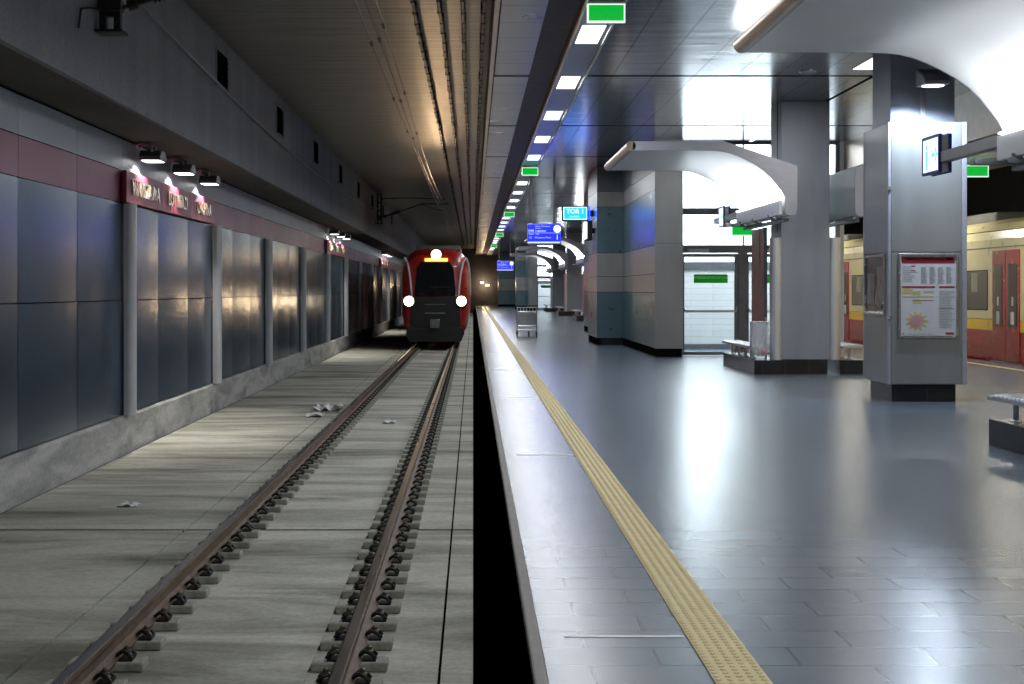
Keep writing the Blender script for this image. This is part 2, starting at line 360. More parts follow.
# track slab with its joints cut as gaps
b = MB()
gaps = [13.98+15.0*i for i in range(9)]
prev = Y0
xs = [(-4.955, -2.835), (-2.81, -0.215), (-0.197, 0.0)]
for g in gaps+[Y1]:
    if g <= prev: continue
    for xa, xb in xs:
        b.box(xa, xb, prev, min(g, Y1)-0.10, ZB-0.3, ZB)
    prev = g
b.box(-5.3, 0.0, Y0, Y1, ZB-0.6, ZB-0.02, 1)
struct('floor_track_slab', b, [M['slab'], M['void']], 'stained grey concrete slab the left railway track lies on', 'track slab')
# drainage slot beside the platform
b = MB().box(0.0, 0.6, Y0, Y1, -2.2, -1.9)
struct('floor_drain_slot', b, M['void'], 'black open slot between track slab and platform edge', 'slot')
# platform
b = MB().box(0.31, 11.6, Y0, Y1, -0.25, -0.002, 0)
rt = random.Random(12); y = Y0
while y < Y1:
    a = rt.uniform(-0.00035, 0.00035)
    b.quad((0.31, y, -a), (11.6, y, -a), (11.6, y+0.307, a), (0.31, y+0.307, a), 0); y += 0.307
b.box(0.9, 11.2, Y0, Y1, -2.0, -0.25, 1)
struct('floor', b, [M['tile'], M['void']], 'wide platform floor of glossy blue grey rectangular tiles', 'floor')
b = MB().box(0.25, 0.31, Y0, Y1, -0.045, 0.003)
struct('trim_1', b, M['edge_stone'], 'worn pale stone nosing along the platform edge over the slot', 'platform edge', bevel=0.01)
b = MB()
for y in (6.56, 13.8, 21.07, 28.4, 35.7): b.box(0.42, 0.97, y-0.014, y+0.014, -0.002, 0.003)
struct('trim_2', b, M['white_paint'], 'thin white strips for lamp reflections on the floor joints beside the yellow strip', 'joint strip')  # white strips paint the lamp reflections along the floor joints
# right hand track floor
b = MB().box(11.0, 18.0, Y0, Y1, -1.4, -0.95)
struct('floor_second_track', b, M['slab'], 'dark concrete track bed beneath the cream and red train', 'track slab')

# left wall: concrete plinth, backing, metal panels
b = MB().prism([(-5.5, ZB-0.1), (-5.01, ZB-0.1), (-5.01, -0.243), (-5.04, -0.206), (-5.5, -0.206)], Y0, Y1)
struct('baseboard_left', b, M['plinth_concrete'], 'stained concrete plinth under the blue wall panels', 'plinth')
b = MB()
b.box(-5.6, XW-0.05, Y0, Y1, -0.4, 4.1, 3)
rnd = random.Random(3)
def bowed(mb, y0, y1, z0, z1, bow, tilt, m, x=XW):
    n = 10; g = 0.006; ya, yb = y0+g, y1-g
    vs = []
    for i in range(n+1):
        u = i/n; xx = x+bow*(1-(2*u-1)**2)+tilt*(u-0.5)
        vs += [(xx, ya+(yb-ya)*u, z0+g), (xx, ya+(yb-ya)*u, z1-g)]
    mb.add(vs, [(2*i, 2*i+2, 2*i+3, 2*i+1) for i in range(n)], m, True)
    mb.add([vs[0], vs[1], (x-0.05, ya, z1-g), (x-0.05, ya, z0+g)], [(0, 1, 2, 3)], m)
    mb.add([vs[-2], vs[-1], (x-0.05, yb, z1-g), (x-0.05, yb, z0+g)], [(3, 2, 1, 0)], m)
    mb.add([vs[1], vs[-1], (x-0.05, yb, z1-g), (x-0.05, ya, z1-g)], [(0, 1, 2, 3)], m)
ph = 7.0/3
k = -13
while 20.46+ph*k < Y1:
    ya, yb = 20.46+ph*k, 20.46+ph*(k+1)
    bw, tl = rnd.uniform(0.014, 0.022), rnd.uniform(-0.012, 0.02)
    bowed(b, ya, yb, -0.19, 1.45, bw, tl, 0)
    bowed(b, ya, yb, 1.45, 2.853, bw, tl, 0)
    bowed(b, ya, yb, 2.853, 3.323, bw*0.5, 0, 2)
    bowed(b, ya, yb, 3.323, 3.775, bw*0.5, 0, 1)
    k += 1
struct('wall_left', b, [M['panel_blue'], M['panel_grey'], M['panel_red'], M['void']], 'left wall of brushed steel blue panels with a dark red band and grey top panels', 'wall', fix=False)
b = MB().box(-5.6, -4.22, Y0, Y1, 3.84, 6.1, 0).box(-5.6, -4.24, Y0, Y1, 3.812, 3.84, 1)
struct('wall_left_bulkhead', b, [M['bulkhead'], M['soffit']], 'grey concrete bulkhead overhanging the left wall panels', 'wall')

# ceilings
b = MB().box(-4.25, 0.33, Y0, Y1, ZT, ZT+0.25)
struct('ceiling_track', b, M['track_ceiling'], 'dark ribbed sheet ceiling over the left track', 'ceiling')
b = MB().box(0.27, 0.335, Y0, Y1, ZC-0.06, ZT+0.1)
struct('trim_3', b, M['warm_metal'], 'brown metal fascia between track ceiling and platform ceiling', 'fascia')
GAPY = [24.0+7.25*i for i in range(-4, 17)]
b = MB()
def slabs(mb, x0, x1, ya, yb, m):
    p = ya
    for g in GAPY+[yb]:
        if g <= p: continue
        q = min(g, yb)
        mb.box(x0, x1, p, q-(0.17 if q < yb else 0), ZC, ZC+0.08, m); p = q
        if q >= yb: break
slabs(b, 0.33, 0.94, Y0, Y1, 1)
slabs(b, 1.88, 5.02, Y0, Y1, 0)
slabs(b, 5.02, 6.70, Y0, 34.5, 0); slabs(b, 6.78, 9.0, Y0, 34.5, 0)
slabs(b, 5.02, 6.70, 56.01, 112.0, 0); slabs(b, 6.78, 9.0, 56.01, 112.0, 0)
slabs(b, 5.02, 9.0, 118.72, Y1, 0)
b.box(0.3, 5.02, Y0, Y1, ZC+0.25, ZC+0.5, 2)
for ya, yb in ((Y0, 34.5), (56.01, 112.0), (118.72, Y1)): b.box(5.0, 9.1, ya, yb, ZC+0.25, ZC+0.5, 2)
b.box(0.33, 0.36, Y0, Y1, ZC, ZC+0.3, 2)
struct('ceiling', b, [M['ceiling'], M['ceiling_edge'], M['void']], 'glossy dark grey metal panel ceiling above the platform', 'ceiling')
prof = []
for i in range(13):
    t = i/12; prof.append((0.94+0.42*t, ZC+0.03))
prof = prof+[(1.36, ZC+0.3), (0.94, ZC+0.3)]
b = MB().prism(prof, Y0, Y1, smooth=True)
struct('ceiling_cove', b, M['cove'], 'dark curved metal cove running beside the ceiling light strip', 'ceiling')
b = MB().box(1.42, 1.86, Y0, Y1, ZC-0.02, ZC+0.25)
struct('trim_4', b, M['strip_sheet'], 'grey sheet metal light channel in the platform ceiling', 'light channel')
b = MB().box(1.365, 1.41, Y0, Y1, ZC-0.09, ZC+0.3)
struct('trim_5', b, M['warm_metal'], 'brown metal profile along the track side of the light channel', 'profile', bevel=0.015)
b = MB().box(1.86, 1.895, Y0, Y1, ZC-0.05, ZC+0.3)
struct('trim_6', b, M['white_paint'], 'thin white profile along the far side of the light channel', 'profile')
b = MB().box(9.06, 11.7, Y0, Y1, 4.3, 4.5).box(9.0, 9.06, Y0, Y1, 4.3, 5.7, 1)
struct('ceiling_right', b, [M['ceiling_edge'], M['warm_metal']], 'lower panel ceiling over the platform edge of the cream train', 'ceiling')
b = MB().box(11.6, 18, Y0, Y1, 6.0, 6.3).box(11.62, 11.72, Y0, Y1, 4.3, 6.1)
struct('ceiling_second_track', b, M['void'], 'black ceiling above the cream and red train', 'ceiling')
b = MB().box(17.0, 17.4, Y0, Y1, -1.3, 6.3)
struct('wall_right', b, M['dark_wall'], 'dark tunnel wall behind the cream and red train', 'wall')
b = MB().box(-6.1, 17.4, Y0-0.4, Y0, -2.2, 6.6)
struct('wall_back', b, M['dark_wall'], 'dark wall added behind the viewer to keep outside light out', 'wall')  # unseen end cap, added to keep world light out
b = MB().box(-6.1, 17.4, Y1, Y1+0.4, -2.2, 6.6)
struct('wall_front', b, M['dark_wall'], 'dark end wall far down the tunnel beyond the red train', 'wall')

# clad boxes of the stair lobbies
def clad(mb, x0, x1, y0, y1, bands, vseams=()):
    """horizontal bands (z0, z1, material index) around a dark core; index 0 is the core"""
    mb.box(x0+0.012, x1-0.012, y0+0.012, y1-0.012, 0.0, ZC, 0)
    for z0, z1, m in bands: mb.box(x0, x1, y0, y1, z0+0.006, z1-0.006, m)
BA = [(0.2, 1.54, 3), (1.54, 1.99, 1), (1.99, 2.68, 1), (2.68, 4.02, 3), (4.02, 4.47, 1), (4.47, ZC, 2)]
mats = [M['void'], M['clad_grey'], M['clad_dark'], M['clad_teal'], M['plinth_black']]
def lobby(ya, yb, yA, nm1, nm2, l1, l2):
    b = MB(); clad(b, 4.36, 5.0, ya+0.03, yb, BA)
    b.box(4.36-0.0, 4.5, ya+0.3, ya+0.32, 0.2, ZC, 0)
    # plain grey front cheek with one seam
    b.box(4.35, 5.02, ya, ya+0.05, 0.2, 2.71, 1).box(4.35, 5.02, ya, ya+0.05, 2.725, ZC, 1)
    b.box(4.42, 5.0, ya+0.06, ya+0.3, 0.0, 0.2, 4)
    b.box(4.9, 5.02, ya+0.5, yb, ZC, 8.0, 1)
    struct(nm1, b, mats, l1, 'wall')
    b = MB(); clad(b, 3.61, 4.5, yA, yA+3.2, BA)
    b.box(3.72, 4.4, yA-0.004, yA, 0.0, 0.2, 4)
    struct(nm2, b, mats, l2, 'wall')
lobby(34.0, 56.0, 41.4, 'wall_lobby', 'wall_lobby_offset', 'grey and teal banded side wall of the stair lobby beside the glass exit doors', 'projecting grey and teal banded block carrying the track number display')
lobby(111.5, 135.0, 118.5, 'wall_far_lobby', 'wall_far_lobby_offset', 'small distant grey and dark banded lobby wall beside the far exit door', 'dark projecting block of the distant lobby behind the trolley')
b = MB(); clad(b, 2.45, 4.2, 138.0, 139.0, BA)
struct('wall_platform_end', b, mats, 'distant teal and grey banded wall under the second departure board', 'wall')

# glass exit fronts with doors, and the daylit yard behind
def exit_front(y, n, lab, wlab):
    fr = MB()
    X0, X1 = 5.02, 8.9
    fr.box(X0, X0+0.075, y, y+0.12, 0, ZC).box(X1-0.1, X1, y, y+0.12, 0, ZC)
    fr.box(X0+0.075, X1-0.1, y, y+0.12, 2.5, 2.69).box(X0+0.075, X1-0.1, y, y+0.12, 3.43, 3.59).box(X0+0.075, X1-0.1, y, y+0.12, ZC-0.07, ZC)
    fr.box(6.55, 6.58, y, y+0.10, 2.69, 3.43).box(6.55, 6.58, y, y+0.10, 3.59, ZC-0.07)
    w = struct('window_%d' % n, fr, M['frame_alu'], wlab, 'window')
    MB().box(X0+0.07, X1-0.1, y+0.055, y+0.063, 2.6, ZC-0.03).build('pane', M['glass'], w)
    d = MB()
    d.box(6.44, 6.66, y-0.01, y+0.13, 0, 2.5)
    d.box(8.0, 8.8, y, y+0.12, 0, 2.5)
    dr = struct('door_%d' % n, d, M['frame_alu'], lab, 'door')
    for xa, xb in ((5.095, 6.44), (6.66, 8.0)):
        lf = MB().box(xa, xa+0.035, y+0.02, y+0.08, 0.02, 2.48).box(xb-0.09, xb, y+0.02, y+0.08, 0.02, 2.48).box(xa+0.035, xb-0.09, y+0.02, y+0.08, 2.40, 2.48).box(xa+0.035, xb-0.09, y+0.02, y+0.08, 0.02, 0.10)
        leaf = lf.build('leaf', M['frame_alu'], dr)
        MB().box(xa+0.03, xb-0.08, y+0.045, y+0.053, 0.08, 2.42).build('pane', M['glass'], leaf)
        h = MB().box(xa+0.03, xb-0.06, y-0.09, y-0.04, 1.06, 1.115)
        h.tube([(xa+0.03, y-0.065, 1.09), (xa+0.0, y+0.02, 1.2)], 0.025).tube([(xb-0.06, y-0.065, 1.09), (xb-0.03, y+0.02, 1.2)], 0.025)
        h.build('push_bar', M['frame_light'], leaf)
        st = MB().box(xa+0.27, xa+0.27+0.82, y+0.036, y+0.044, 1.77, 1.98).build('exit_sticker', M['sticker_green'], leaf)
        text('WYJŚCIE EWAKUACYJNE', 0.075, 'lettering', M['sticker_white'], leaf, (xa+0.27+0.41, y+0.033, 1.90), (PI/2, 0, 0), 0.001)
        MB().box(xa+0.1, xa+0.62, y-0.06, y+0.02, 2.5, 2.6).build('door_closer', M['frame_light'], leaf, bevel=0.01)
exit_front(34.5, 1, 'grey framed glass exit doors with push bars and green stickers, behind the steel bench', 'tall overexposed glazing above the near exit doors')
exit_front(112.0, 2, 'tiny distant glass exit door beyond the luggage trolley', 'distant bright glazing above the far exit door')
for y, nm, lb in ((34.5, 'wall_yard', 'white tiled yard wall seen through the near exit doors'), (112.0, 'wall_far_yard', 'white tiled yard wall seen through the far exit door')):
    b = MB().box(5.02, 8.9, y+4.0, y+4.2, 0, 2.36, 0).box(5.02, 8.9, y+3.97, y+4.0, 2.14, 2.36, 1).box(5.02, 8.9, y+3.98, y+4.0, 0.0, 0.14, 1)
    struct(nm, b, [M['white_tile'], M['frame_alu']], lb, 'wall')
b = MB().box(5.0, 8.9, 38.6, 55.8, 2.1, 2.3).box(5.0, 9.0, 55.8, 56.0, 0, 8.0).box(8.9, 9.0, 34.5, 56.0, 0, 8.0)
struct('wall_yard_rear', b, M['yard_white'], 'white rendered walls of the daylit yard beyond the near exit', 'wall')
b = MB().box(5.0, 8.9, 116.1, 118.5, 2.1, 2.3).box(5.0, 9.0, 118.5, 118.7, 0, 8.0).box(8.9, 9.0, 112.0, 118.6, 0, 7.0)
struct('wall_far_yard_rear', b, M['yard_white'], 'white rendered walls of the daylit yard beyond the far exit', 'wall')
# ================================================================== TRACK
RX = (-2.254, -0.752); RZ = -0.53
def rail_profile(x, top=None):
    h = [(0.036, 0), (0.036, -0.035), (0.009, -0.05), (0.009, -0.125), (0.065, -0.148), (0.065, -0.158)]
    top = RZ if top is None else top
    return [(x+a, top+c) for a, c in h]+[(x-a, top+c) for a, c in reversed(h)]
for x, side in zip(RX, ('nearer the panelled wall', 'nearer the platform')):
    t = thing('rail', (x, 8, RZ-0.16), 'rusty brown steel rail with shiny top, the one '+side, 'rail', 'rails of the left track')
    MB().prism(rail_profile(x), Y0+0.2, Y1-0.2).build('rail_body', M['rail_side'], t, bevel=0.006)
    MB().box(x-0.028, x+0.028, Y0+0.2, Y1-0.2, RZ-0.002, RZ+0.002).build('running_surface', M['rail_top'], t)['label'] = 'polished grey running surface'
PADP = 0.523
def make_pad(x, y):
    t = thing('rail_pad', (x, y, ZB), '', 'rail pad')
    MB().box(x-0.245, x+0.225, y-0.085, y+0.085, ZB, RZ-0.16).build('block', M['pad'], t, bevel=0.012)
    for s in (-1, 1):
        c = MB(); z0 = RZ-0.16; cx = x+s*0.108
        for d in (-0.045, 0.045):
            c.tube([(x+s*0.05, y+d*0.4, z0+0.03), (cx-s*0.02, y+d*0.7, z0+0.055), (cx+s*0.02, y+d, z0+0.045), (cx+s*0.042, y+d, z0+0.02), (cx+s*0.03, y+d*0.5, z0+0.012)], 0.0125, 6)
        c.box(cx-0.04, cx+0.045, y-0.06, y+0.06, z0, z0+0.012)
        cl = c.build('rail_clip', M['clip'], t); cl['label'] = 'black sprung steel clip'
        MB().lathe([(0.03, 0), (0.03, 0.008), (0.018, 0.012), (0.018, 0.03), (0.011, 0.036), (0.0, 0.038)], (cx, y, z0+0.05), 8).build('bolt', M['bolt'], cl)
    return t
protos = {}
for ri, x in enumerate(RX):
    rn = 'rail nearer the wall' if ri == 0 else 'rail nearer the platform'
    first = None
    for i in range(94):
        y = 7.25+PADP*i
        if first is None: first = o = make_pad(x, y)
        else:
            o = first.copy(); COL.objects.link(o); o.location = (x, y, ZB)
            for ch in first.children:
                if i > 70 and ch.name.startswith('rail_clip') and False: continue
                c = ch.copy(); COL.objects.link(c); c.parent = o
                for g in ch.children:
                    d = g.copy(); COL.objects.link(d); d.parent = c
        lab = 'concrete block with black clips, %s from the camera under the %s' % (ordinal(i), rn)
        tag(o, lab, 'rail pad', 'concrete blocks under the '+rn)

# scraps on the slab
def scrap(x, y, s, seed, lab):
    r = random.Random(seed); b = MB(); n = 5
    vs = [(x+(i/n-0.5)*s*1.6+r.uniform(-.1, .1)*s, y+(j/n-0.5)*s*2+r.uniform(-.1, .1)*s, ZB+0.004+r.random()*s*0.35) for i in range(n+1) for j in range(n+1)]
    b.add(vs, [(i*(n+1)+j, (i+1)*(n+1)+j, (i+1)*(n+1)+j+1, i*(n+1)+j+1) for i in range(n) for j in range(n)])
    o = b.build('paper_scrap', M['paper']); md = o.modifiers.new('thick', 'SOLIDIFY'); md.thickness = 0.006
    tag(o, lab, 'litter', 'paper scraps on the track')
scrap(-2.83, 27.9, 0.34, 1, 'crumpled white paper scrap lying left of the rails')
scrap(-2.93, 26.4, 0.20, 2, 'smaller torn paper scrap just before the crumpled one')
scrap(-1.47, 25.1, 0.14, 3, 'tiny bright paper scrap between the two rails')
scrap(-3.74, 15.5, 0.12, 4, 'small pale paper scrap on the slab near the wall')

# tactile strip
b = MB().box(0.985, 1.215, 3.0, 140.0, -0.002, 0.006)
rows = 5
for i in range(640):
    y = 3.0+i*0.052
    for j in range(rows):
        x = 1.003+j*0.047
        v = []
        for r, h in ((0.0155, 0.006), (0.010, 0.0115)):
            v += [(x+r*math.cos(a*PI/3), y+r*math.sin(a*PI/3), h) for a in range(6)]
        b.add(v, [(a, (a+1) % 6, 6+(a+1) % 6, 6+a) for a in range(6)]+[(6, 7, 8, 9, 10, 11)], 0)
tag(b.build('tactile_strip', M['tactile'], fix=False), 'yellow studded warning strip running along the platform near the left edge', 'tactile strip')
tag(MB().box(10.85, 10.97, 3.0, 140.0, -0.002, 0.005).build('warning_line', M['tactile']), 'pale yellow warning line on the floor beside the cream train', 'floor line')

# ================================================================== LEFT WALL FITTINGS
for i, y in enumerate(PY):
    prof = [(XW-0.04, y-0.0), (XW+0.05, y), ]
    pts = [(XW+0.024, y), (XW+0.08, y)]
    for a in range(9):
        t = -PI/2+PI*a/8; pts.append((XW+0.09+0.09*math.cos(t), y+0.12+0.12*math.sin(t)))
    pts += [(XW+0.08, y+0.24), (XW+0.024, y+0.24)]
    o = MB().prism(pts, -0.206, 2.845, axis='z', smooth=True).build('pilaster', M['pilaster'])
    where = ('before the first sign bay' if i < 3 else ('at the start of the nearest sign bay' if i == 3 else ('at the end of the nearest sign bay' if i == 4 else 'the %s one beyond the nearest sign bay' % ORD[i-5])))
    if i < 3: where = 'out of view, the %s one behind the nearest sign bay' % ORD[2-i]
    if i < 3: bpy.data.objects.remove(o); continue
    tag(o, 'grey rounded metal pilaster on the blue wall, '+where, 'pilaster', 'pilasters on the left wall')

WORDS = ['WARSZAWA', 'LOTNISKO', 'CHOPINA']
WN = ['city word', 'airport word', 'last word']
flood_pos = []
for k, (bi, bay) in enumerate(((3, 'nearest'), (7, 'second'), (11, 'third'))):
    yb = PY[bi]
    for j in range(3):
        ya = yb-0.14+2.304*j; yc = ya+1.15
        t = thing('station_sign', (XW+0.05, yc, 2.86), 'red wall sign board with raised metal %s, %s group from the camera' % (WN[j], bay), 'sign', 'red station name boards')
        MB().box(XW+0.024, XW+0.10, ya+0.006, ya+2.298, 2.858, 3.314).build('board', M['sign_red'], t, bevel=0.008)
        tx = text(WORDS[j], 0.31, 'lettering', M['letter_metal'], t, (XW+0.115, ya+1.15, 3.075), (PI/2, 0, PI/2), 0.014, bold=0.006)
        tx['label'] = 'pale metal letters'
        # floodlight above it
        yl = ya+1.0; xl = XW+0.24; zl = 3.56
        f = thing('floodlight', (XW+0.02, yl, 3.77), 'dark floodlight on bracket arms lighting the %s board, %s group from the camera' % (WN[j], bay), 'floodlight', 'floodlights over the red boards')
        hd = MB().prism([(yl-0.22, zl-0.03), (yl+0.22, zl-0.03), (yl+0.22, zl+0.03), (yl+0.12, zl+0.12), (yl-0.12, zl+0.12), (yl-0.22, zl+0.03)], xl-0.15, xl+0.17, axis='x').build('lamp_head', M['steel_dark'], f, bevel=0.01)
        MB().box(xl-0.12, xl+0.14, yl-0.19, yl+0.19, zl-0.036, zl-0.028).build('lens', M['flood_lens'], hd)
        for s in (-0.13, 0.13):
            MB().tube([(XW+0.0, yl+s, 3.755), (XW+0.10, yl+s, 3.79), (xl+0.02, yl+s, 3.75), (xl+0.02, yl+s, zl+0.08)], 0.022, 6).build('arm', M['steel_dark'], f)
        flood_pos.append((xl, yl, zl-0.05))

# vents in the bulkhead
for i in range(8):
    y = 23.3+7.1*i
    t = thing('wall_vent', (-4.22, y+0.58, 5.0), 'dark rectangular vent high in the concrete bulkhead, %s from the camera' % ORD[i], 'vent', 'vents in the bulkhead')
    MB().box(-4.22, -4.205, y, y+1.06, 4.98, 5.56).build('vent_plate', M['void'], t)
    b = MB()
    for q in range(6): b.prism([(-4.205, 5.01+q*0.092), (-4.18, 4.985+q*0.092), (-4.18, 4.995+q*0.092), (-4.205, 5.025+q*0.092)], y+0.02, y+1.04)
    b.build('louver', M['void'], t)
    MB().box(-4.22, -4.19, y-0.03, y, 4.95, 5.59).box(-4.22, -4.19, y+1.06, y+1.09, 4.95, 5.59).box(-4.22, -4.19, y, y+1.06, 5.56, 5.59).box(-4.22, -4.175, y, y+1.06, 4.95, 4.98).build('rim', M['bulkhead'], t)

# catenary brackets on the bulkhead
def bracket(y, lab):
    t = thing('catenary_bracket', (-4.1, y, 4.48), lab, 'catenary bracket', 'catenary brackets')
    b = MB()
    for x in (-4.14, -3.98): b.box(x-0.037, x+0.037, y-0.05, y+0.05, 4.5, ZT)
    for z in (4.66, 5.01, 5.36): b.box(-4.12, -4.0, y-0.04, y+0.04, z, z+0.055)
    b.box(-4.2, -3.9, y-0.15, y+0.15, 4.47, 4.5)
    b.build('mast', M['black'], t)
    MB().box(-4.19, -3.93, y-0.08, y+0.08, 4.72, 4.84).build('clamp', M['black'], t)
    a0, a1 = Vector((-3.94, y, 4.76)), Vector((-2.2, y, 5.34))
    MB().tube([a0, a1, (-1.05, y, 5.34)], 0.026, 8).build('arm', M['black'], t)
    ins = MB(); d = (a1-a0).normalized()
    ins.tube([a0+d*0.08, a0+d*0.18, a0+d*0.19, a0+d*0.36], [0.065, 0.065, 0.035, 0.035], 10)
    pr = [(0.035, 0.36)]
    for q in range(9): pr += [(0.08, 0.38+q*0.05), (0.045, 0.402+q*0.05)]
    ins.tube([a0+d*h for r_, h in pr], [r_ for r_, h in pr], 12)
    ins.build('insulator', M['clip'], t)
    MB().tube([(-3.95, y, 5.56), (-2.95, y, 5.6), (-1.2, y, 5.56)], 0.02, 8).build('upper_arm', M['black'], t)
    MB().tube([(-2.2, y, 5.32), (-1.75, y, 5.13), (-1.25, y, 5.06)], 0.015, 6).build('steady_arm', M['black'], t)
    MB().tube([(-4.15, y-0.05, 4.73), (-4.18, y-0.37, 4.69), (-4.18, y-0.78, 4.6), (-4.18, y-0.87, 4.38)], 0.013, 6).build('lead', M['black'], t)
bracket(15.94, 'black catenary bracket with insulator at the top left near the camera')
bracket(61.75, 'small black catenary bracket far along the bulkhead above the train')
# sagging cable along the bulkhead
for ya, yb, n in ((16.1, 61.6, 'between the two catenary brackets'),):
    b = MB(); pts = []
    for i in range(41):
        u = i/40; pts.append((-4.13, ya+(yb-ya)*u, 5.24-0.11*u-0.83*4*u*(1-u)*0.62))
    b.tube(pts, 0.022, 6)
    tag(b.build('bulkhead_cable', M['bulkhead']), 'thin grey cable sagging along the bulkhead '+n, 'cable')

# overhead line: three thin wires
for i, (x, z, dz, lab) in enumerate(((-1.20, 5.01, 0.0, 'lowest thin overhead contact wire, right one of the pair above the track'), (-1.32, 5.02, 0.0, 'thin overhead contact wire, left one of the pair above the track'), (-1.50, 5.24, 0.09, 'thin overhead carrier wire above the contact wires'))):
    t = thing('overhead_wire', (x, 20, z), lab, 'overhead wire', 'overhead wires')
    pts = [(x+0.05*math.sin(i2*0.5), 2+i2*4.0, z+dz*math.cos(i2*0.7)) for i2 in range(30)]
    MB().tube(pts, 0.014, 6).build('wire', M['copper'], t)
    b = MB()
    for q in range(9):
        y = 12.0+q*6.3+i*1.1; j = (y-2)/4.0; f = j-int(j); p = Vector(pts[int(j)]).lerp(Vector(pts[int(j)+1]), f)
        MB().box(p.x-0.017, p.x+0.017, y-0.15, y+0.15, p.z-0.02, p.z+0.02).build('clamp', M['black'], t)

# bundled cables hung under the track ceiling
for i, x in enumerate((-0.85, -0.48, -0.15, 0.15)):
    r = random.Random(20+i)
    t = thing('ceiling_cable', (x, 20, ZT-0.2), 'lumpy black cable clipped under the track ceiling, %s from the overhead wires' % ORD[i], 'cable', 'cables under the track ceiling')
    b = MB(); pts = []; y = 4.0
    while y < 128:
        pts.append((x+r.uniform(-0.012, 0.012), y, ZT-0.135-(0.035 if len(pts) % 2 else 0)+r.uniform(-0.01, 0.01))); y += 0.42
    b.tube(pts, 0.028, 6); b.build('cable_run', M['cable'], t)
    c = MB(); y = 4.0
    for q in range(0, len(pts), 2):
        p = pts[q]; c.box(p[0]-0.03, p[0]+0.03, p[1]-0.035, p[1]+0.035, p[2]-0.04, ZT)
    tag(c.build('hanger', M['cable'], t), kind='stuff')
    if i == 3:
        b = MB()
        for q in range(0, len(pts), 2):
            p = pts[q]; b.box(p[0]-0.026, p[0]+0.026, p[1]+0.05, p[1]+0.11, p[2]-0.045, p[2]-0.03)
        tag(b.build('band', M['copper'], t), kind='stuff')

# lamps far down the tunnel
for i, (x, z) in enumerate(((0.9, 2.3), (1.5, 2.0))):
    t = thing('tunnel_lamp', (x, 145.9, z), 'tiny warm lamp on the far end wall, %s from the left' % ORD[i], 'lamp', 'lamps on the far end wall')
    MB().box(x-0.2, x+0.2, 145.9, 146.0, z-0.05, z+0.2).build('housing', M['steel_dark'], t)
    MB().box(x-0.16, x+0.16, 145.86, 145.91, z, z+0.16).build('lens', M['marker_warm'], t)

# ================================================================== RED TRAIN
def section(w, h, zb, ztop, n=28, p=4.0, cx=-1.52):
    pts = []
    for i in range(n):
        a = 2*PI*i/n; c, s = math.cos(a), math.sin(a)
        pts.append((cx+w*math.copysign(abs(c)**(2/p), c), (zb+ztop)/2+(ztop-zb)/2*math.copysign(abs(s)**(2/p), s)))
    return pts
def loft(mb, secs, m=0, cap0=True, cap1=True):
    n = len(secs[0][1]); v = []
    for y, pts in secs: v += [(x, y, z) for x, z in pts]
    mb.add(v, [(i*n+j, i*n+(j+1) % n, (i+1)*n+(j+1) % n, (i+1)*n+j) for i in range(len(secs)-1) for j in range(n)], m, True)
    if cap0: mb.add(v[:n], [tuple(range(n-1, -1, -1))], m)
    if cap1: mb.add(v[-n:], [tuple(range(n))], m)
TY = 60.0; TZ = -0.77; TX = (-2.28, -0.77)
t = thing('train', (-1.52, TY, TZ), 'red electric train with three glowing headlights approaching on the left track', 'train', None)
b = MB()
loft(b, [(TY, section(1.12, 0, -0.45, 2.7)), (TY+0.12, section(1.28, 0, -0.5, 3.0)), (TY+0.5, section(1.40, 0, -0.52, 3.2)), (TY+1.4, section(1.44, 0, -0.55, 3.28)), (TY+3, section(1.45, 0, -0.55, 3.3)), (TY+45, section(1.45, 0, -0.55, 3.3))])
body = b.build('car_body', M['front_red'], t)
b = MB()
scr = [(-0.86, 1.25), (0.86, 1.25), (0.86, 1.5), (0.76, 2.45), (0.6, 2.7), (-0.6, 2.7), (-0.76, 2.45), (-0.86, 1.5)]
b.prism([(-1.52+a, z) for a, z in scr], TY-0.06, TY+0.3).build('windscreen', M['train_glass'], t, bevel=0.03)
b = MB().prism([(-1.52+a, z) for a, z in [(-1.0, -0.42), (1.0, -0.42), (1.06, 0.2), (0.99, 1.22), (-0.99, 1.22), (-1.06, 0.2)]], TY-0.05, TY+0.3)
b.build('front_mask', M['black'], t, bevel=0.03)
b = MB().tube([(-2.2, TY-0.075, 1.3), (-1.7, TY-0.09, 1.5), (-1.3, TY-0.09, 1.65)], 0.018, 6).box(-1.75, -0.9, TY-0.1, TY-0.075, 1.62, 1.66).build('wiper', M['black'], t)
b = MB().box(-1.95, -1.1, TY-0.07, TY-0.05, 0.52, 0.58).box(-1.95, -1.1, TY-0.07, TY-0.05, 0.9, 0.93).build('grille_bar', M['steel_dark'], t)
for s in (-1, 1):
    pts = []
    for i in range(15):
        a = PI*i/14
        pts.append((-1.52+s*(1.27+0.13*(1-math.cos(a))), TY+0.02+0.5*(i/14)+(0.12 if i > 2 else 0.02*i), 0.9+2.05*math.sin(a)**0.8 if i not in (0, 14) else 0.9))
    pts = [(-1.52+s*0.97, TY-0.05, 0.95), (-1.52+s*1.0, TY-0.05, 1.6), (-1.52+s*1.07, TY-0.03, 2.2), (-1.52+s*1.16, TY+0.02, 2.65), (-1.52+s*1.27, TY+0.16, 2.86), (-1.52+s*1.36, TY+0.5, 2.7), (-1.52+s*1.43, TY+0.95, 2.2), (-1.52+s*1.455, TY+1.3, 1.3)]
    MB().tube(pts, 0.045, 6).build('white_outline', M['white_paint'], t)['label'] = 'thin white outline curving over the cab corner'
    MB().prism([(TY+1.25, 1.3), (TY+2.1, 1.3), (TY+2.1, 2.3), (TY+1.45, 2.3)], -1.52+s*1.40, -1.52+s*1.465, axis='x').build('side_window', M['train_glass'], t)
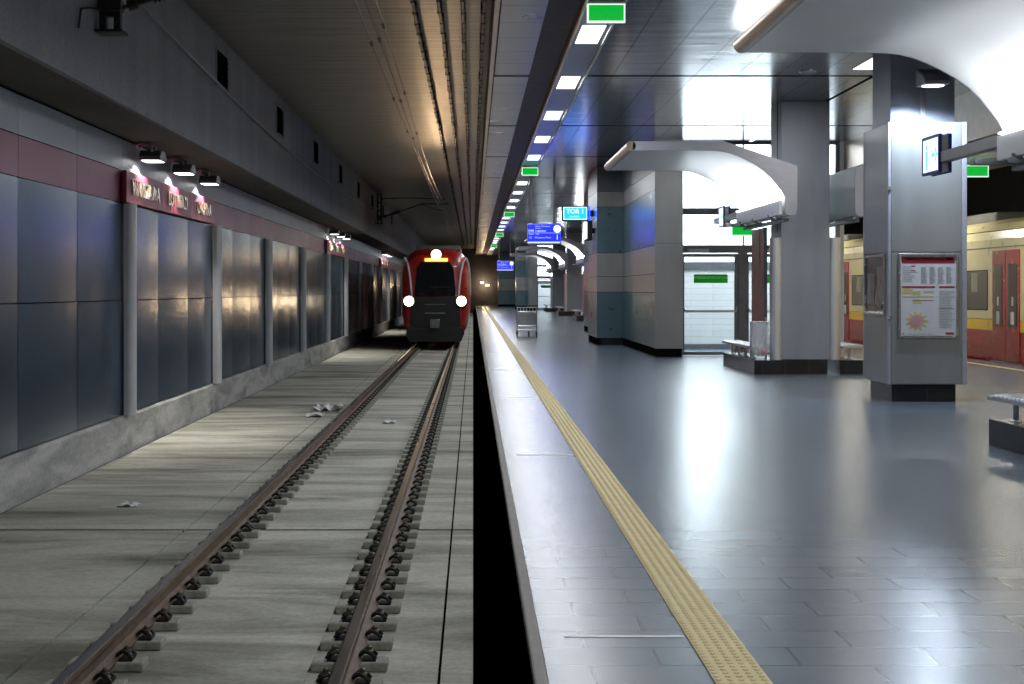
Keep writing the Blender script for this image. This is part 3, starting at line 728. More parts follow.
HL = [(-2.616, TY-0.12, 1.05), (-0.42, TY-0.12, 1.05), (-1.477, TY-0.12, 2.99)]
for i, p in enumerate(HL):
    h = MB().lathe([(0.24, 0.3), (0.25, 0.0), (0.21, -0.03), (0.2, 0.04)], p, 20, axis='y').build('headlight', M['steel_dark'], t)
    MB().lathe([(0.0, -0.07), (0.1, -0.06), (0.17, -0.03), (0.2, 0.03)], p, 20, axis='y').build('lens', M['headlamp'], h)['label'] = 'glowing warm headlight lens'
MB().box(-1.95, -1.0, TY-0.08, TY+0.4, 2.72, 2.84).build('amber_strip', M['marker'], t)['label'] = 'amber strip under the top headlight'
b = MB().prism([(-2.6, TZ+0.12), (-0.44, TZ+0.12), (-0.3, -0.3), (-0.35, -0.05), (-2.69, -0.05), (-2.74, -0.3)], TY-0.25, TY+1.2).build('apron', M['black'], t, bevel=0.03)
MB().tube([(-1.52, TY+0.1, 0.12), (-1.52, TY-0.5, 0.12)], 0.11, 12).box(-1.72, -1.32, TY-0.62, TY-0.45, -0.06, 0.3).build('coupler', M['steel_dark'], t, bevel=0.02)
for yy in (TY+2.2, TY+4.6, TY+17.0, TY+19.4):
    w = MB()
    for x in TX: w.lathe([(0.42, -0.07), (0.42, 0.06), (0.45, 0.065), (0.45, 0.09), (0.1, 0.09), (0.1, -0.07)], (x, yy, TZ+0.42), 20, axis='x')
    w.tube([(TX[0], yy, TZ+0.42), (TX[1], yy, TZ+0.42)], 0.09, 10)
    w.build('wheelset', M['steel_dark'], t)
MB().box(-2.5, -0.5, TY+4, TY+40, 3.28, 3.5).build('roof_equipment', M['train_grey'], t, bevel=0.05)

t.location = (-1.47, 55.3, RZ+0.004); t.scale = (0.93, 0.93, 0.93)      # finished train scaled down, pulled toward the camera and set on the rails
HL = [(-1.47+(x+1.52)*0.93, 55.3+(y-TY)*0.93, RZ+(z-TZ)*0.93) for x, y, z in HL]

# ================================================================== CREAM TRAIN ON THE RIGHT
XT = 11.85; RZ2 = -0.77
t = thing('train', (XT+1.4, 45, RZ2), 'cream and red commuter train with yellow stripe standing at the right platform', 'train')
YT0, YT1 = 12.0, 84.0
def side(z0, z1, x0=XT): return [(x0, z0), (x0+2.8, z0), (x0+2.8, z1), (x0, z1)]
MB().prism(side(-0.55, 0.68), YT0, YT1).build('lower_body', M['train_red'], t)['label'] = 'red lower car side'
MB().prism(side(0.68, 0.92), YT0, YT1).build('stripe', M['train_yellow'], t)['label'] = 'yellow stripe along the car side'
MB().prism([(XT, 0.92), (XT+2.8, 0.92), (XT+2.8, 2.75), (XT+2.7, 2.95), (XT+0.1, 2.95), (XT, 2.75)], YT0, YT1).build('upper_body', M['train_cream'], t, bevel=0.02)['label'] = 'cream upper car side'
b = MB().prism([(XT+0.10, 2.96), (XT+2.7, 2.96), (XT+2.55, 3.12), (XT+2.2, 3.25), (XT+0.6, 3.25), (XT+0.25, 3.12)], YT0, YT1)
b.build('roof', M['train_cream'], t)
MB().box(XT-0.006, XT+0.1, YT0, YT1, 2.55, 2.575).build('rain_strip', M['train_grey'], t)
for y, l in ((20, 3), (26.5, 2.4), (33.6, 3.2), (40.5, 3), (47, 4), (55, 3)): MB().box(XT+0.5, XT+2.3, y, y+l, 3.2, 3.45).build('roof_equipment', M['train_grey'], t, bevel=0.06)
for i in range(5):
    yd = 16.8+14.0*i
    d = MB().box(XT-0.02, XT+0.05, yd, yd+0.79, 0.03, 2.49).box(XT-0.02, XT+0.05, yd+0.81, yd+1.6, 0.03, 2.49).build('door', M['train_red'], t, bevel=0.01)
    d['label'] = 'red sliding double door'
    MB().box(XT-0.028, XT, yd+0.12, yd+0.62, 0.78, 2.17).box(XT-0.028, XT, yd+0.98, yd+1.48, 0.78, 2.17).build('door_window', M['train_glass'], d, bevel=0.01)
    for o in (0.12, 0.98):
        MB().box(XT-0.034, XT-0.026, yd+o+0.16, yd+o+0.34, 0.84, 1.12).build('door_sticker', M['paper'], d)
        MB().box(XT-0.034, XT-0.026, yd+o+0.2, yd+o+0.28, 1.25, 1.45).build('door_button', M['paper'], d)
    MB().box(XT-0.05, XT+0.02, yd-0.1, yd+1.7, -0.06, 0.0).build('door_step', M['steel'], t)
    for wy, wl in ((yd+1.92, 1.7), (yd+4.5, 1.7), (yd+7.0, 1.7), (yd+9.5, 1.7), (yd-2.0, 1.7)):
        if wy+wl > yd+11.9: continue
        w = MB().box(XT-0.012, XT+0.05, wy, wy+wl, 1.12, 2.07).build('window', M['train_glass'], t, bevel=0.05)
        MB().box(XT-0.016, XT-0.005, wy+wl*0.38, wy+wl*0.62, 1.55, 2.0).build('blind', M['blind'], w)
for i in range(8):
    y = 15+i*8.5
    w = MB()
    for x in (XT+0.65, XT+2.15): w.lathe([(0.42, -0.07), (0.42, 0.07), (0.1, 0.07)], (x, y, RZ2+0.42), 18, axis='x')
    w.tube([(XT+0.65, y, RZ2+0.42), (XT+2.15, y, RZ2+0.42)], 0.09, 10)
    w.build('wheelset', M['black'], t)
for x, lab in ((XT+0.65, 'nearer the platform'), (XT+2.15, 'further from the platform')):
    tag(MB().prism([(a+x-0.0, c) for a, c in [(p[0], p[1]-0.0) for p in rail_profile(0, RZ2)]], Y0+0.2, Y1-0.2).build('rail', M['rail_side']), 'rail under the cream train, the one '+lab, 'rail', 'rails of the right track')
# ================================================================== COLUMNS, CANOPIES, BENCHES
def column(y, lab, posts=True):
    t = thing('column', (6.33, y+0.46, 0), lab, 'column', 'clad platform columns')
    b = MB().box(5.87, 6.80, y, y+0.93, 0.27, ZC)
    b.build('shaft', M['column_clad'], t, bevel=0.012)
    MB().box(5.86, 6.74, y-0.05, y+0.98, 0, 0.27).build('plinth', M['plinth_black'], t)
    for x in (5.80, 6.90):
        MB().tube([(x, y+0.10, 0.27), (x, y+0.10, 2.6)], 0.125, 20).build('round_post', M['post_steel'], t)['label'] = 'bright brushed steel half round post'
    MB().box(5.86, 5.872, y+0.3, y+0.34, 2.7, ZC).build('side_seam', M['steel_dark'], t)
    return t
column(27.1, 'bluish grey clad square column behind the white canopy, with steel posts on a black plinth')
for i, y in enumerate((73.3, 88.7, 104.1)):
    column(y, 'small distant clad column with steel posts, %s beyond the banded lobby wall' % ORD[i])

m_ = 25.6/F
def px2(p): return ((p[0]-473)*m_, 1.6+(290-p[1])*m_)
OUT = [(633, 141.3), (723, 140.7), (797.3, 165.9), (797.3, 211), (795.5, 214), (792, 215.3)]
INN = [(787.5, 215), (785.6, 212), (785.8, 205), (784.6, 197.7), (781, 190.5), (776, 184), (770.5, 177.3), (764, 171), (756.5, 165.6), (747.7, 160.8), (739.5, 156.8), (731, 153.6), (723, 151.7), (715, 150.9), (706, 150.6), (698, 150.5), (633, 150.5)]
HP = [px2(p) for p in OUT+INN]
HD = 4.3
def hood(y, lab, mirror=None, sign=True):
    fx = (lambda a: a) if mirror is None else (lambda a: 2*mirror-a)
    t = thing('canopy_hood', (fx(5.8), y+HD/2, 2.9), lab, 'canopy', 'curved white canopies over the benches')
    P = [(fx(a), c) for a, c in HP]
    b = MB(); b.prism(P, y+0.03, y+HD-0.03, smooth=True, caps=False)
    b.build('shell', M['hood_white'], t)
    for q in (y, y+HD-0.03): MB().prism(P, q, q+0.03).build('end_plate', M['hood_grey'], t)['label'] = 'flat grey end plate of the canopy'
    x0, z0 = px2((631, 146)); x0 = fx(x0)
    MB().tube([(x0, y, z0), (x0, y+HD, z0)], 0.088, 18).build('edge_tube', M['warm_metal'], t)['label'] = 'rounded metal front edge'
    sg = 1 if mirror is None else -1
    xd = fx(5.55)
    MB().box(xd-0.03, xd+0.03, y+0.06, y+HD-0.06, 2.96, 3.22).build('diffuser', M['hood_white'], t, bevel=0.008)['label'] = 'pale panel hiding the canopy lamp'
    MB().box(xd-0.05, xd+0.05, y+0.15, y+HD-0.15, 3.23, 3.25).build('lamp_tube', M['tube'], t)
    xg = fx(5.72); b = MB().box(xg-0.06, xg+0.04, y+0.3, y+HD-0.1, 2.85, 2.91)
    if mirror is None: b.box(xg-0.4, xg+0.42, y+HD+0.06, y+HD+0.18, 2.93, 3.01)
    for yy in (y+0.8, y+2.3, y+3.6): b.tube([(xg, yy, 2.88), (xg-0.1*sg, yy+0.1, 2.92), (xg-0.22*sg, yy+0.15, 3.0)], 0.03, 8)
    b.build('gutter', M['gutter'], t, bevel=0.01)
    if sign:
        xa = 5.73
        MB().box(xa-0.06, xa+0.06, y+1.0, y+(6.5 if y < 20 else 7.9), 3.15, 3.28).build('arm', M['gutter'], t, bevel=0.006)
    return t
hood(10.75, 'big near white curved canopy at the top right with brightly lit vault')
hood(25.6, 'white curved canopy on the column before the glass exit doors')
hood(25.9, 'grey end of the mirrored canopy right of the clad column', mirror=6.40, sign=False)
for i, y in enumerate((71.8, 87.2, 102.6)):
    hood(y, 'small distant white canopy, %s beyond the banded lobby wall' % ORD[i], sign=False)

def picto(y, lab):
    t = thing('pictogram_sign', (5.73, y+0.33, 3.040), lab, 'sign', 'blue edged pictogram boxes')
    for s in (-1, 1):
        x = 5.73+s*0.06
        b = MB().box(x-0.02, x+0.02, y, y+0.035, 3.030, 3.500).box(x-0.02, x+0.02, y+0.62, y+0.655, 3.030, 3.500).box(x-0.02, x+0.02, y+0.035, y+0.62, 3.030, 3.065).box(x-0.02, x+0.02, y+0.035, y+0.62, 3.465, 3.500)
        fr = b.build('frame', M['blue_frame'], t, bevel=0.004); fr['label'] = 'blue frame'
        MB().box(x-0.012, x+0.012, y+0.035, y+0.62, 3.065, 3.465).build('face', M['picto_white'], t)
        xf = x+s*0.0145; q = MB()
        # lift pictogram on the far half, arrow on the near half
        q.lathe([(0.0, -0.002), (0.035, -0.002), (0.035, 0.002), (0, 0.002)], (xf, y+0.48, 3.370), 14, axis='x')
        q.box(xf-0.002, xf+0.002, y+0.435, y+0.525, 3.210, 3.325).box(xf-0.002, xf+0.002, y+0.445, y+0.475, 3.090, 3.210).box(xf-0.002, xf+0.002, y+0.487, y+0.515, 3.090, 3.210)
        q.box(xf-0.002, xf+0.002, y+0.33, y+0.345, 3.065, 3.465)
        q.box(xf-0.002, xf+0.002, y+0.16, y+0.29, 3.235, 3.285)
        q.prism([(y+0.17, 3.140), (y+0.17, 3.195), (y+0.115, 3.260), (y+0.17, 3.325), (y+0.17, 3.380), (y+0.065, 3.260)], xf-0.002, xf+0.002, axis='x')
        q.build('pictogram', M['picto_cyan'], t)['label'] = 'teal person and arrow symbols'
    MB().box(5.69, 5.77, y+0.012, y+0.645, 3.040, 3.490).build('housing', M['frame_light'], t)
picto(17.25, 'lit blue edged pictogram sign box on an arm before the information pillar')
picto(32.1, 'small blue edged pictogram box beyond the canopy in front of the exit glazing')

def bench(y0, y1, lab, mirror=None):
    fx = (lambda a: a) if mirror is None else (lambda a: 2*mirror-a)
    def bx(mb, xa, xb, *r):
        a, c = fx(xa), fx(xb); return mb.box(min(a, c), max(a, c), *r)
    t = thing('bench', (fx(5.6), (y0+y1)/2, 0), lab, 'bench', 'steel benches on black plinths')
    b = bx(MB(), 5.33, 5.85, y0, y1, 0, 0.27); b.build('plinth', M['plinth_black'], t, bevel=0.006)
    ya, yb = y0+0.45, y1-0.05
    b = MB(); n = int((yb-ya)/0.11)
    for i in range(n):
        yy = ya+i*(yb-ya)/n
        b.tube([(fx(5.30), yy, 0.515), (fx(5.33), yy, 0.525), (fx(5.62), yy, 0.525), (fx(5.68), yy, 0.515)], 0.022, 6)
    b.build('seat_slats', M['steel'], t)
    b = bx(MB(), 5.30, 5.33, ya-0.04, yb, 0.475, 0.515); bx(b, 5.66, 5.69, ya-0.04, yb, 0.475, 0.515)
    bx(b, 5.33, 5.66, ya-0.04, ya, 0.475, 0.515); bx(b, 5.33, 5.66, yb-0.04, yb, 0.475, 0.515)
    b.build('seat_frame', M['steel'], t)
    for i in range(4):
        yy = ya+0.35+i*(yb-ya-0.7)/3
        MB().tube([(fx(5.46), yy, 0.27), (fx(5.46), yy, 0.48)], 0.03, 10).lathe([(0.06, 0), (0.06, 0.012), (0.035, 0.02)], (fx(5.46), yy, 0.27), 12).build('leg', M['steel'], t)
    return t
bench(9.9, 14.7, 'steel slatted bench on a black plinth at the right edge of the view')
bench(26.95, 30.3, 'steel bench on a black tiled plinth left of the clad column, beside the bag holder')
bench(26.95, 30.3, 'steel bench on a black plinth right of the clad column, half hidden by the pillar', mirror=6.40)
for i, y in enumerate((73.15, 88.55, 103.95)):
    bench(y, y+3.2, 'tiny distant bench at the %s column beyond the banded lobby wall' % ORD[i])

# waste bag holder
t = thing('bag_holder', (5.48, 27.14, 0.27), 'clear plastic waste bag hung in a steel holder on the bench plinth', 'waste bag')
b = MB().tube([(5.34, 27.3, 0.27), (5.34, 27.3, 1.0)], 0.02, 8).tube([(5.62, 27.3, 0.27), (5.62, 27.3, 1.08)], 0.02, 8)
b.tube([(5.48+0.16*math.cos(a*PI/10), 27.14+0.16*math.sin(a*PI/10), 0.99) for a in range(21)], 0.012, 6)
b.build('stand', M['steel'], t)
r = random.Random(5); b = MB(); n = 24; v = []
for k, (rad, z) in enumerate(((0.165, 1.0), (0.17, 0.93), (0.155, 0.8), (0.165, 0.62), (0.16, 0.46), (0.13, 0.36), (0.04, 0.33))):
    for j in range(n):
        a = 2*PI*j/n; q = rad*(1+0.10*math.sin(5*a+k)+r.uniform(-0.05, 0.05)); v.append((5.48+q*math.cos(a), 27.14+q*math.sin(a), z+r.uniform(-.01, .01)))
b.add(v, [(i*n+j, i*n+(j+1) % n, (i+1)*n+(j+1) % n, (i+1)*n+j) for i in range(6) for j in range(n)], 0, True)
b.add(v[-n:], [tuple(range(n))], 0)
b.build('bag', M['plastic'], t)['label'] = 'transparent crinkled bag'
b = MB(); n = 8
b.lathe([(0.0, -0.06), (0.06, -0.04), (0.085, 0.0), (0.05, 0.05), (0.0, 0.07)], (5.51, 27.11, 0.42), 9)
tag(b.build('wrapper', M['red_bit']), 'red wrapper lying in the bottom of the clear waste bag', 'litter')

# maroon board on the side of the column
t = thing('notice_board', (5.76, 28.7, 0.5), 'tall maroon notice board on the left side of the clad column', 'notice board')
MB().box(5.74, 5.80, 28.12, 29.3, 0.5, 2.83).build('board', M['maroon'], t, bevel=0.006)
MB().box(5.73, 5.741, 28.45, 29.0, 2.05, 2.78).build('print', M['brown_print'], t)
MB().box(5.735, 5.81, 28.08, 28.12, 0.45, 2.84).build('frame', M['steel_dark'], t)

# information pillar
t = thing('information_pillar', (6.49, 20.9, 0), 'big square grey metal information pillar on a black base, nearest to the camera', 'pillar')
X0, X1, YA, YB = 5.93, 7.05, 20.3, 21.6
b = MB().box(X0+0.02, X1-0.02, YA+0.02, YB-0.02, 0.25, 4.0)
b.box(X0+0.04, X1-0.07, YA, YA+0.03, 0.26, 2.13).box(X0+0.04, X1-0.07, YA, YA+0.03, 2.145, 3.99)
b.box(X0, X0+0.03, YA+0.06, YB-0.05, 0.26, 2.13).box(X0, X0+0.03, YA+0.06, YB-0.05, 2.145, 3.99)
b.build('cladding', M['info_clad'], t, bevel=0.004)
MB().box(X0-0.005, X0+0.035, YA-0.005, YA+0.055, 0.25, 4.0).box(X1-0.065, X1, YA-0.01, YA+0.06, 0.25, 4.0).box(X0-0.005, X0+0.03, YB-0.05, YB, 0.25, 4.0).build('corner_profile', M['hood_grey'], t, bevel=0.006)
MB().box(X0+0.08, X1-0.12, YA+0.12, YB-0.1, 0, 0.25).build('plinth', M['plinth_black'], t)
MB().box(6.05, 6.98, 20.6, 21.53, 4.0, ZC).build('shaft', M['column_clad'], t)
MB().box(6.48, 6.54, 20.57, 20.6, 4.0, 4.5).build('conduit', M['steel'], t)
for z in (1.2, 3.05): MB().lathe([(0.0, 0.0), (0.03, -0.004), (0.03, -0.02)], (X0+0.015, YA-0.005+0.0, z), 10, axis='y').build('lock', M['alu_frame'], t)
t = thing('floodlight', (6.5, 20.45, 4.5), 'oval cool white floodlight on the shaft above the information pillar', 'floodlight')
h = MB().prism([(20.05, 4.45), (19.66, 4.45), (19.62, 4.5), (19.75, 4.6), (20.05, 4.72)], 6.24, 6.6, axis='x').box(6.4, 6.45, 20.05, 20.58, 4.56, 4.62).build('housing', M['steel_dark'], t, bevel=0.02)
MB().lathe([(0.0, 0.0), (0.15, 0.002), (0.16, 0.012)], (6.42, 19.85, 4.445), 24).build('lens', M['flood_blue'], h)['label'] = 'glowing cool white lens'

# framed poster on the pillar front
t = thing('poster_frame', (6.495, 20.29, 0.92), 'framed white timetable poster with red header and city map on the pillar front', 'poster')
fx0, fx1, fz0, fz1, fy = 6.07, 6.92, 0.92, 2.12, 20.3
b = MB().box(fx0, fx0+0.03, fy-0.03, fy, fz0, fz1).box(fx1-0.03, fx1, fy-0.03, fy, fz0, fz1).box(fx0+0.03, fx1-0.03, fy-0.03, fy, fz0, fz0+0.03).box(fx0+0.03, fx1-0.03, fy-0.03, fy, fz1-0.03, fz1)
b.build('frame', M['alu_frame'], t, bevel=0.006)
sheet = MB().box(fx0+0.02, fx1-0.02, fy-0.012, fy-0.006, fz0+0.02, fz1-0.02).build('sheet', M['poster_white'], t)
yp = fy-0.0135
def mark(mat, rects, nm):
    b = MB()
    for xa, xb, za, zb in rects: b.box(fx0+xa, fx0+xb, yp, yp+0.002, fz0+za, fz0+zb)
    return b.build(nm, mat, sheet)
mark(M['poster_red'], [(0.05, 0.80, 1.06, 1.155), (0.05, 0.52, 0.71, 0.735), (0.58, 0.80, 0.71, 0.735), (0.67, 0.79, 0.045, 0.075), (0.06, 0.08, 0.05, 0.07), (0.18, 0.24, 1.015, 1.03), (0.18, 0.24, 0.95, 0.96)], 'red_bands')
r = random.Random(9); rc = []
for c in range(4):
    for q in range(15): rc.append((0.32+c*0.12, 0.32+c*0.12+r.uniform(0.06, 0.10), 1.0-q*0.016, 1.006-q*0.016))
for q in range(9): rc.append((0.06, 0.06+r.uniform(0.12, 0.22), 1.01-q*0.026, 1.016-q*0.026))
for q in range(24): rc.append((0.58, 0.58+r.uniform(0.14, 0.22), 0.66-q*0.0225, 0.667-q*0.0225))
rc += [(0.56, 0.79, 0.41, 0.42), (0.12, 0.5, 0.05, 0.056)]
mark(M['poster_grey'], rc, 'text_lines')
mark(M['poster_white'], [(0.09+i*0.042, 0.09+i*0.042+0.032, 1.115, 1.135) for i in range(13)]+[(0.68, 0.78, 1.11, 1.14)], 'header_marks')
mark(M['poster_yellow'], [(0.05, 0.2, 0.63, 0.70), (0.05, 0.5, 0.58, 0.592), (0.2, 0.34, 0.49, 0.51)], 'yellow_lines')
mark(M['poster_green'], [(0.2, 0.31, 0.60, 0.66), (0.36, 0.5, 0.64, 0.67), (0.2, 0.32, 0.515, 0.55)], 'green_lines')
def star(cx, cz, r0, r1, n, mat, nm, yy):
    b = MB(); pts = [(cx+(r0 if i % 2 else r1)*math.cos(PI*i/n)*1.15, cz+(r0 if i % 2 else r1)*math.sin(PI*i/n)) for i in range(2*n)]
    b.prism([(fx0+a, fz0+c) for a, c in pts], yy, yy+0.001); return b.build(nm, mat, sheet)
star(0.26, 0.235, 0.095, 0.15, 11, M['poster_yellow'], 'map_outline', yp)
star(0.26, 0.235, 0.075, 0.10, 9, M['poster_pink'], 'map_core', yp-0.001)
mark(M['poster_red'], [(0.2, 0.5, 0.527, 0.535)], 'route_line')
# small frame on the pillar side
t = thing('poster_frame', (5.92, 21.0, 1.25), 'narrow framed dark picture on the left side of the information pillar', 'poster')
ya, yb, za, zb, xx = 20.42, 21.45, 1.24, 2.12, 5.93
MB().box(xx-0.03, xx, ya, ya+0.04, za, zb).box(xx-0.03, xx, yb-0.04, yb, za, zb).box(xx-0.03, xx, ya+0.04, yb-0.04, za, za+0.04).box(xx-0.03, xx, ya+0.04, yb-0.04, zb-0.04, zb).build('frame', M['alu_frame'], t, bevel=0.006)
s2 = MB().box(xx-0.014, xx-0.006, ya+0.03, yb-0.03, za+0.03, zb-0.03).build('sheet', M['poster_dark'], t)
b = MB().box(xx-0.016, xx-0.0135, ya+0.55, ya+0.9, za+0.15, za+0.6).box(xx-0.016, xx-0.0135, ya+0.1, ya+0.4, za+0.2, za+0.7)
b.lathe([(0.0, -0.002), (0.15, -0.002), (0.15, 0.001)], (xx-0.0155, ya+0.3, za+0.25), 20, axis='x')
b.build('print', M['poster_dim'], s2)

# ================================================================== LUGGAGE TROLLEY
t = thing('luggage_trolley', (1.83, 48.6, 0), 'grey steel luggage trolley standing alone on the platform by the yellow strip', 'trolley')
b = MB()
for x in (1.5, 2.16):
    b.tube([(x, 48.35, 0.12), (x, 48.35, 0.95), (x, 48.25, 1.06)], 0.02, 8).tube([(x, 48.35, 0.16), (x, 49.3, 0.2)], 0.02, 8)
b.tube([(1.5, 48.35, 0.38), (2.16, 48.35, 0.38)], 0.018, 8).tube([(1.5, 48.35, 0.86), (2.16, 48.35, 0.86)], 0.015, 8).tube([(1.5, 49.3, 0.2), (2.16, 49.3, 0.2)], 0.02, 8)
b.build('frame', M['trolley'], t)
MB().tube([(1.45, 48.25, 1.06), (2.2, 48.25, 1.06)], 0.026, 10).build('handle', M['rubber'], t)
MB().box(1.5, 2.16, 48.33, 48.36, 0.44, 0.82).build('advert_panel', M['trolley_panel'], t, bevel=0.006)
MB().box(1.5, 2.16, 48.36, 49.28, 0.2, 0.23).build('deck', M['trolley'], t)
b = MB()
for i in range(7): b.tube([(1.52+i*0.105, 48.34, 0.84), (1.52+i*0.105, 48.62, 0.88), (1.52+i*0.105, 48.66, 1.0)], 0.007, 5)
b.tube([(1.52, 48.66, 1.0), (2.15, 48.66, 1.0)], 0.01, 6).build('basket', M['trolley'], t)
for x, y in ((1.5, 48.4), (2.16, 48.4), (1.93, 49.2)):
    MB().lathe([(0.095, -0.025), (0.1, -0.015), (0.1, 0.015), (0.095, 0.025)], (x, y, 0.1), 16, axis='x').box(x-0.03, x+0.03, y-0.02, y+0.02, 0.1, 0.22).build('wheel', M['rubber'], t)

# ================================================================== BOARDS AND SIGNS OVERHEAD
def board(x0, x1, z0, z1, y, lab, big):
    t = thing('departure_board', ((x0+x1)/2, y+0.12, z0), lab, 'departure board', 'hanging blue departure boards')
    MB().box(x0, x1, y, y+0.25, z0, z1).build('housing', M['steel_dark'], t, bevel=0.012)
    for u in (0.13, 0.8):
        x = x0+(x1-x0)*u; MB().tube([(x, y+0.12, z1-0.02), (x, y+0.12, ZC)], 0.028, 10).build('hanger', M['steel_dark'], t)
    w = x1-x0; h = z1-z0
    sc = MB().box(x0+0.03, x1-0.03, y-0.006, y+0.01, z0+0.14*h, z1-0.03).build('screen', M['board_blue'], t); sc['label'] = 'bright blue screen'
    MB().box(x0+0.03, x1-0.03, y-0.008, y+0.01, z0+0.03, z0+0.12*h).box(x0+0.03, x1-0.03, y-0.009, y-0.004, z0+0.54*h, z0+0.555*h).build('white_strip', M['board_white'], t)
    MB().lathe([(0, -0.006), (0.12*w*0.9, -0.006), (0.12*w*0.9, 0.0)], (x0+0.885*w, y-0.006, z0+0.745*h), 24, axis='y').build('clock_face', M['board_face'], sc)
    b = MB().box(x0+0.885*w-0.006, x0+0.885*w+0.006, y-0.018, y-0.013, z0+0.745*h, z0+0.745*h+0.07).box(x0+0.885*w-0.006, x0+0.885*w+0.045, y-0.018, y-0.013, z0+0.745*h-0.006, z0+0.745*h+0.006).build('clock_hand', M['steel_dark'], sc)
    R = (PI/2, 0, 0)
    text('1', 0.2, 'lettering', M['board_white'], sc, (x0+0.885*w, y-0.009, z0+0.31*h), R, 0.001, bold=0.004)
    text('18:58', 0.085, 'lettering', M['board_white'], sc, (x0+0.12*w, y-0.009, z0+0.655*h), R, 0.001, align='CENTER', bold=0.002)
    text('Legionowo', 0.075, 'lettering', M['board_white'], sc, (x0+0.25*w, y-0.009, z0+0.65*h), R, 0.001, align='LEFT', bold=0.002)
    text('Stacja  Warszawa', 0.066, 'lettering', M['board_white'], sc, (x0+0.25*w, y-0.009, z0+0.87*h), R, 0.001, align='LEFT')
    text('Kierunek', 0.05, 'lettering', M['board_white'], sc, (x0+0.25*w, y-0.009, z0+0.775*h), R, 0.001, align='LEFT')
    text('Odjazd', 0.05, 'lettering', M['board_white'], sc, (x0+0.06*w, y-0.009, z0+0.49*h), R, 0.001, align='LEFT')
    text('Przez', 0.05, 'lettering', M['board_white'], sc, (x0+0.26*w, y-0.009, z0+0.49*h), R, 0.001, align='LEFT')
    text('Tor', 0.05, 'lettering', M['board_white'], sc, (x0+0.885*w, y-0.009, z0+0.49*h), R, 0.001)
    text('S3', 0.08, 'lettering', M['board_white'], sc, (x0+0.11*w, y-0.009, z0+0.32*h), R, 0.001)
    text('Warszawa Wsch.', 0.075, 'lettering', M['board_white'], sc, (x0+0.23*w, y-0.009, z0+0.32*h), R, 0.001, align='LEFT')
board(1.70, 2.79, 3.05, 3.70, 45.0, 'hanging blue departure board with white clock, the nearer and larger one', True)
board(1.55, 2.62, 2.84, 3.49, 92.0, 'hanging blue departure board, the small distant one above the platform end wall', False)

t = thing('track_number_display', (3.06, 42.6, 3.66), 'cyan lit track number display on a bracket at the banded block', 'display')
MB().box(2.66, 3.45, 42.5, 42.66, 3.66, 4.12).build('housing', M['black'], t, bevel=0.01)
MB().box(2.70, 3.41, 42.49, 42.505, 3.70, 4.08).build('screen_border', M['track_white'], t)
MB().box(2.725, 3.385, 42.483, 42.495, 3.725, 4.055).build('screen', M['track_cyan'], t)['label'] = 'glowing cyan screen'
text('TOR 1', 0.19, 'lettering', M['track_white'], t, (3.055, 42.48, 3.945), (PI/2, 0, 0), 0.001, bold=0.004)
text('Lotnisko', 0.085, 'lettering', M['track_white'], t, (3.03, 42.48, 3.80), (PI/2, 0, 0), 0.001)
MB().box(3.45, 3.62, 42.54, 42.62, 3.8, 3.98).build('bracket', M['black'], t)
MB().box(3.46, 3.50, 42.49, 42.54, 3.68, 4.10).build('side_glow', M['track_blue'], t)['label'] = 'deep blue glow added at the display end'  # added glow for the screen's blue reflection on the block wall
t = thing('side_display', (3.42, 42.5, 3.08), 'thin black display seen edge on below the track number display', 'display')
MB().box(3.37, 3.54, 42.1, 42.9, 3.08, 3.66).build('housing', M['black'], t, bevel=0.01)
MB().box(3.32, 3.38, 42.08, 42.88, 3.12, 3.62).build('screen', M['board_face'], t)['label'] = 'white glowing edge'
MB().box(3.54, 3.62, 42.4, 42.6, 3.3, 3.45).build('bracket', M['black'], t)

def exit_sign(x, y, z, top, lab, group='green exit signs'):
    t = thing('exit_sign', (x, y, z-0.11), lab, 'exit sign', group)
    MB().box(x-0.235, x+0.235, y, y+0.06, z-0.115, z+0.115).build('housing', M['exit_white'], t)['label'] = 'white lit border'
    MB().box(x-0.215, x+0.215, y-0.006, y+0.004, z-0.095, z+0.098).build('green_panel', M['exit_green'], t)
    MB().box(x-0.25, x+0.25, y-0.01, y+0.07, z+0.115, z+0.16).build('cap', M['frame_light'], t)
    if top-z > 0.2: MB().tube([(x-0.15, y+0.03, z+0.15), (x-0.15, y+0.03, top)], 0.012, 6).tube([(x+0.15, y+0.03, z+0.15), (x+0.15, y+0.03, top)], 0.012, 6).build('hanger', M['steel_dark'], t)
for i in range(5):
    exit_sign(1.64, 17.5+23.4*i, 5.01, 5.01, 'green exit sign under the ceiling light strip, %s from the camera' % ORD[i])
exit_sign(9.92, 28.0, 3.94, 4.3, 'green exit sign behind the information pillar above the cream train')
exit_sign(5.98, 31.6, 2.92, 3.0, 'small green exit sign hanging under the canopy before the exit glazing')

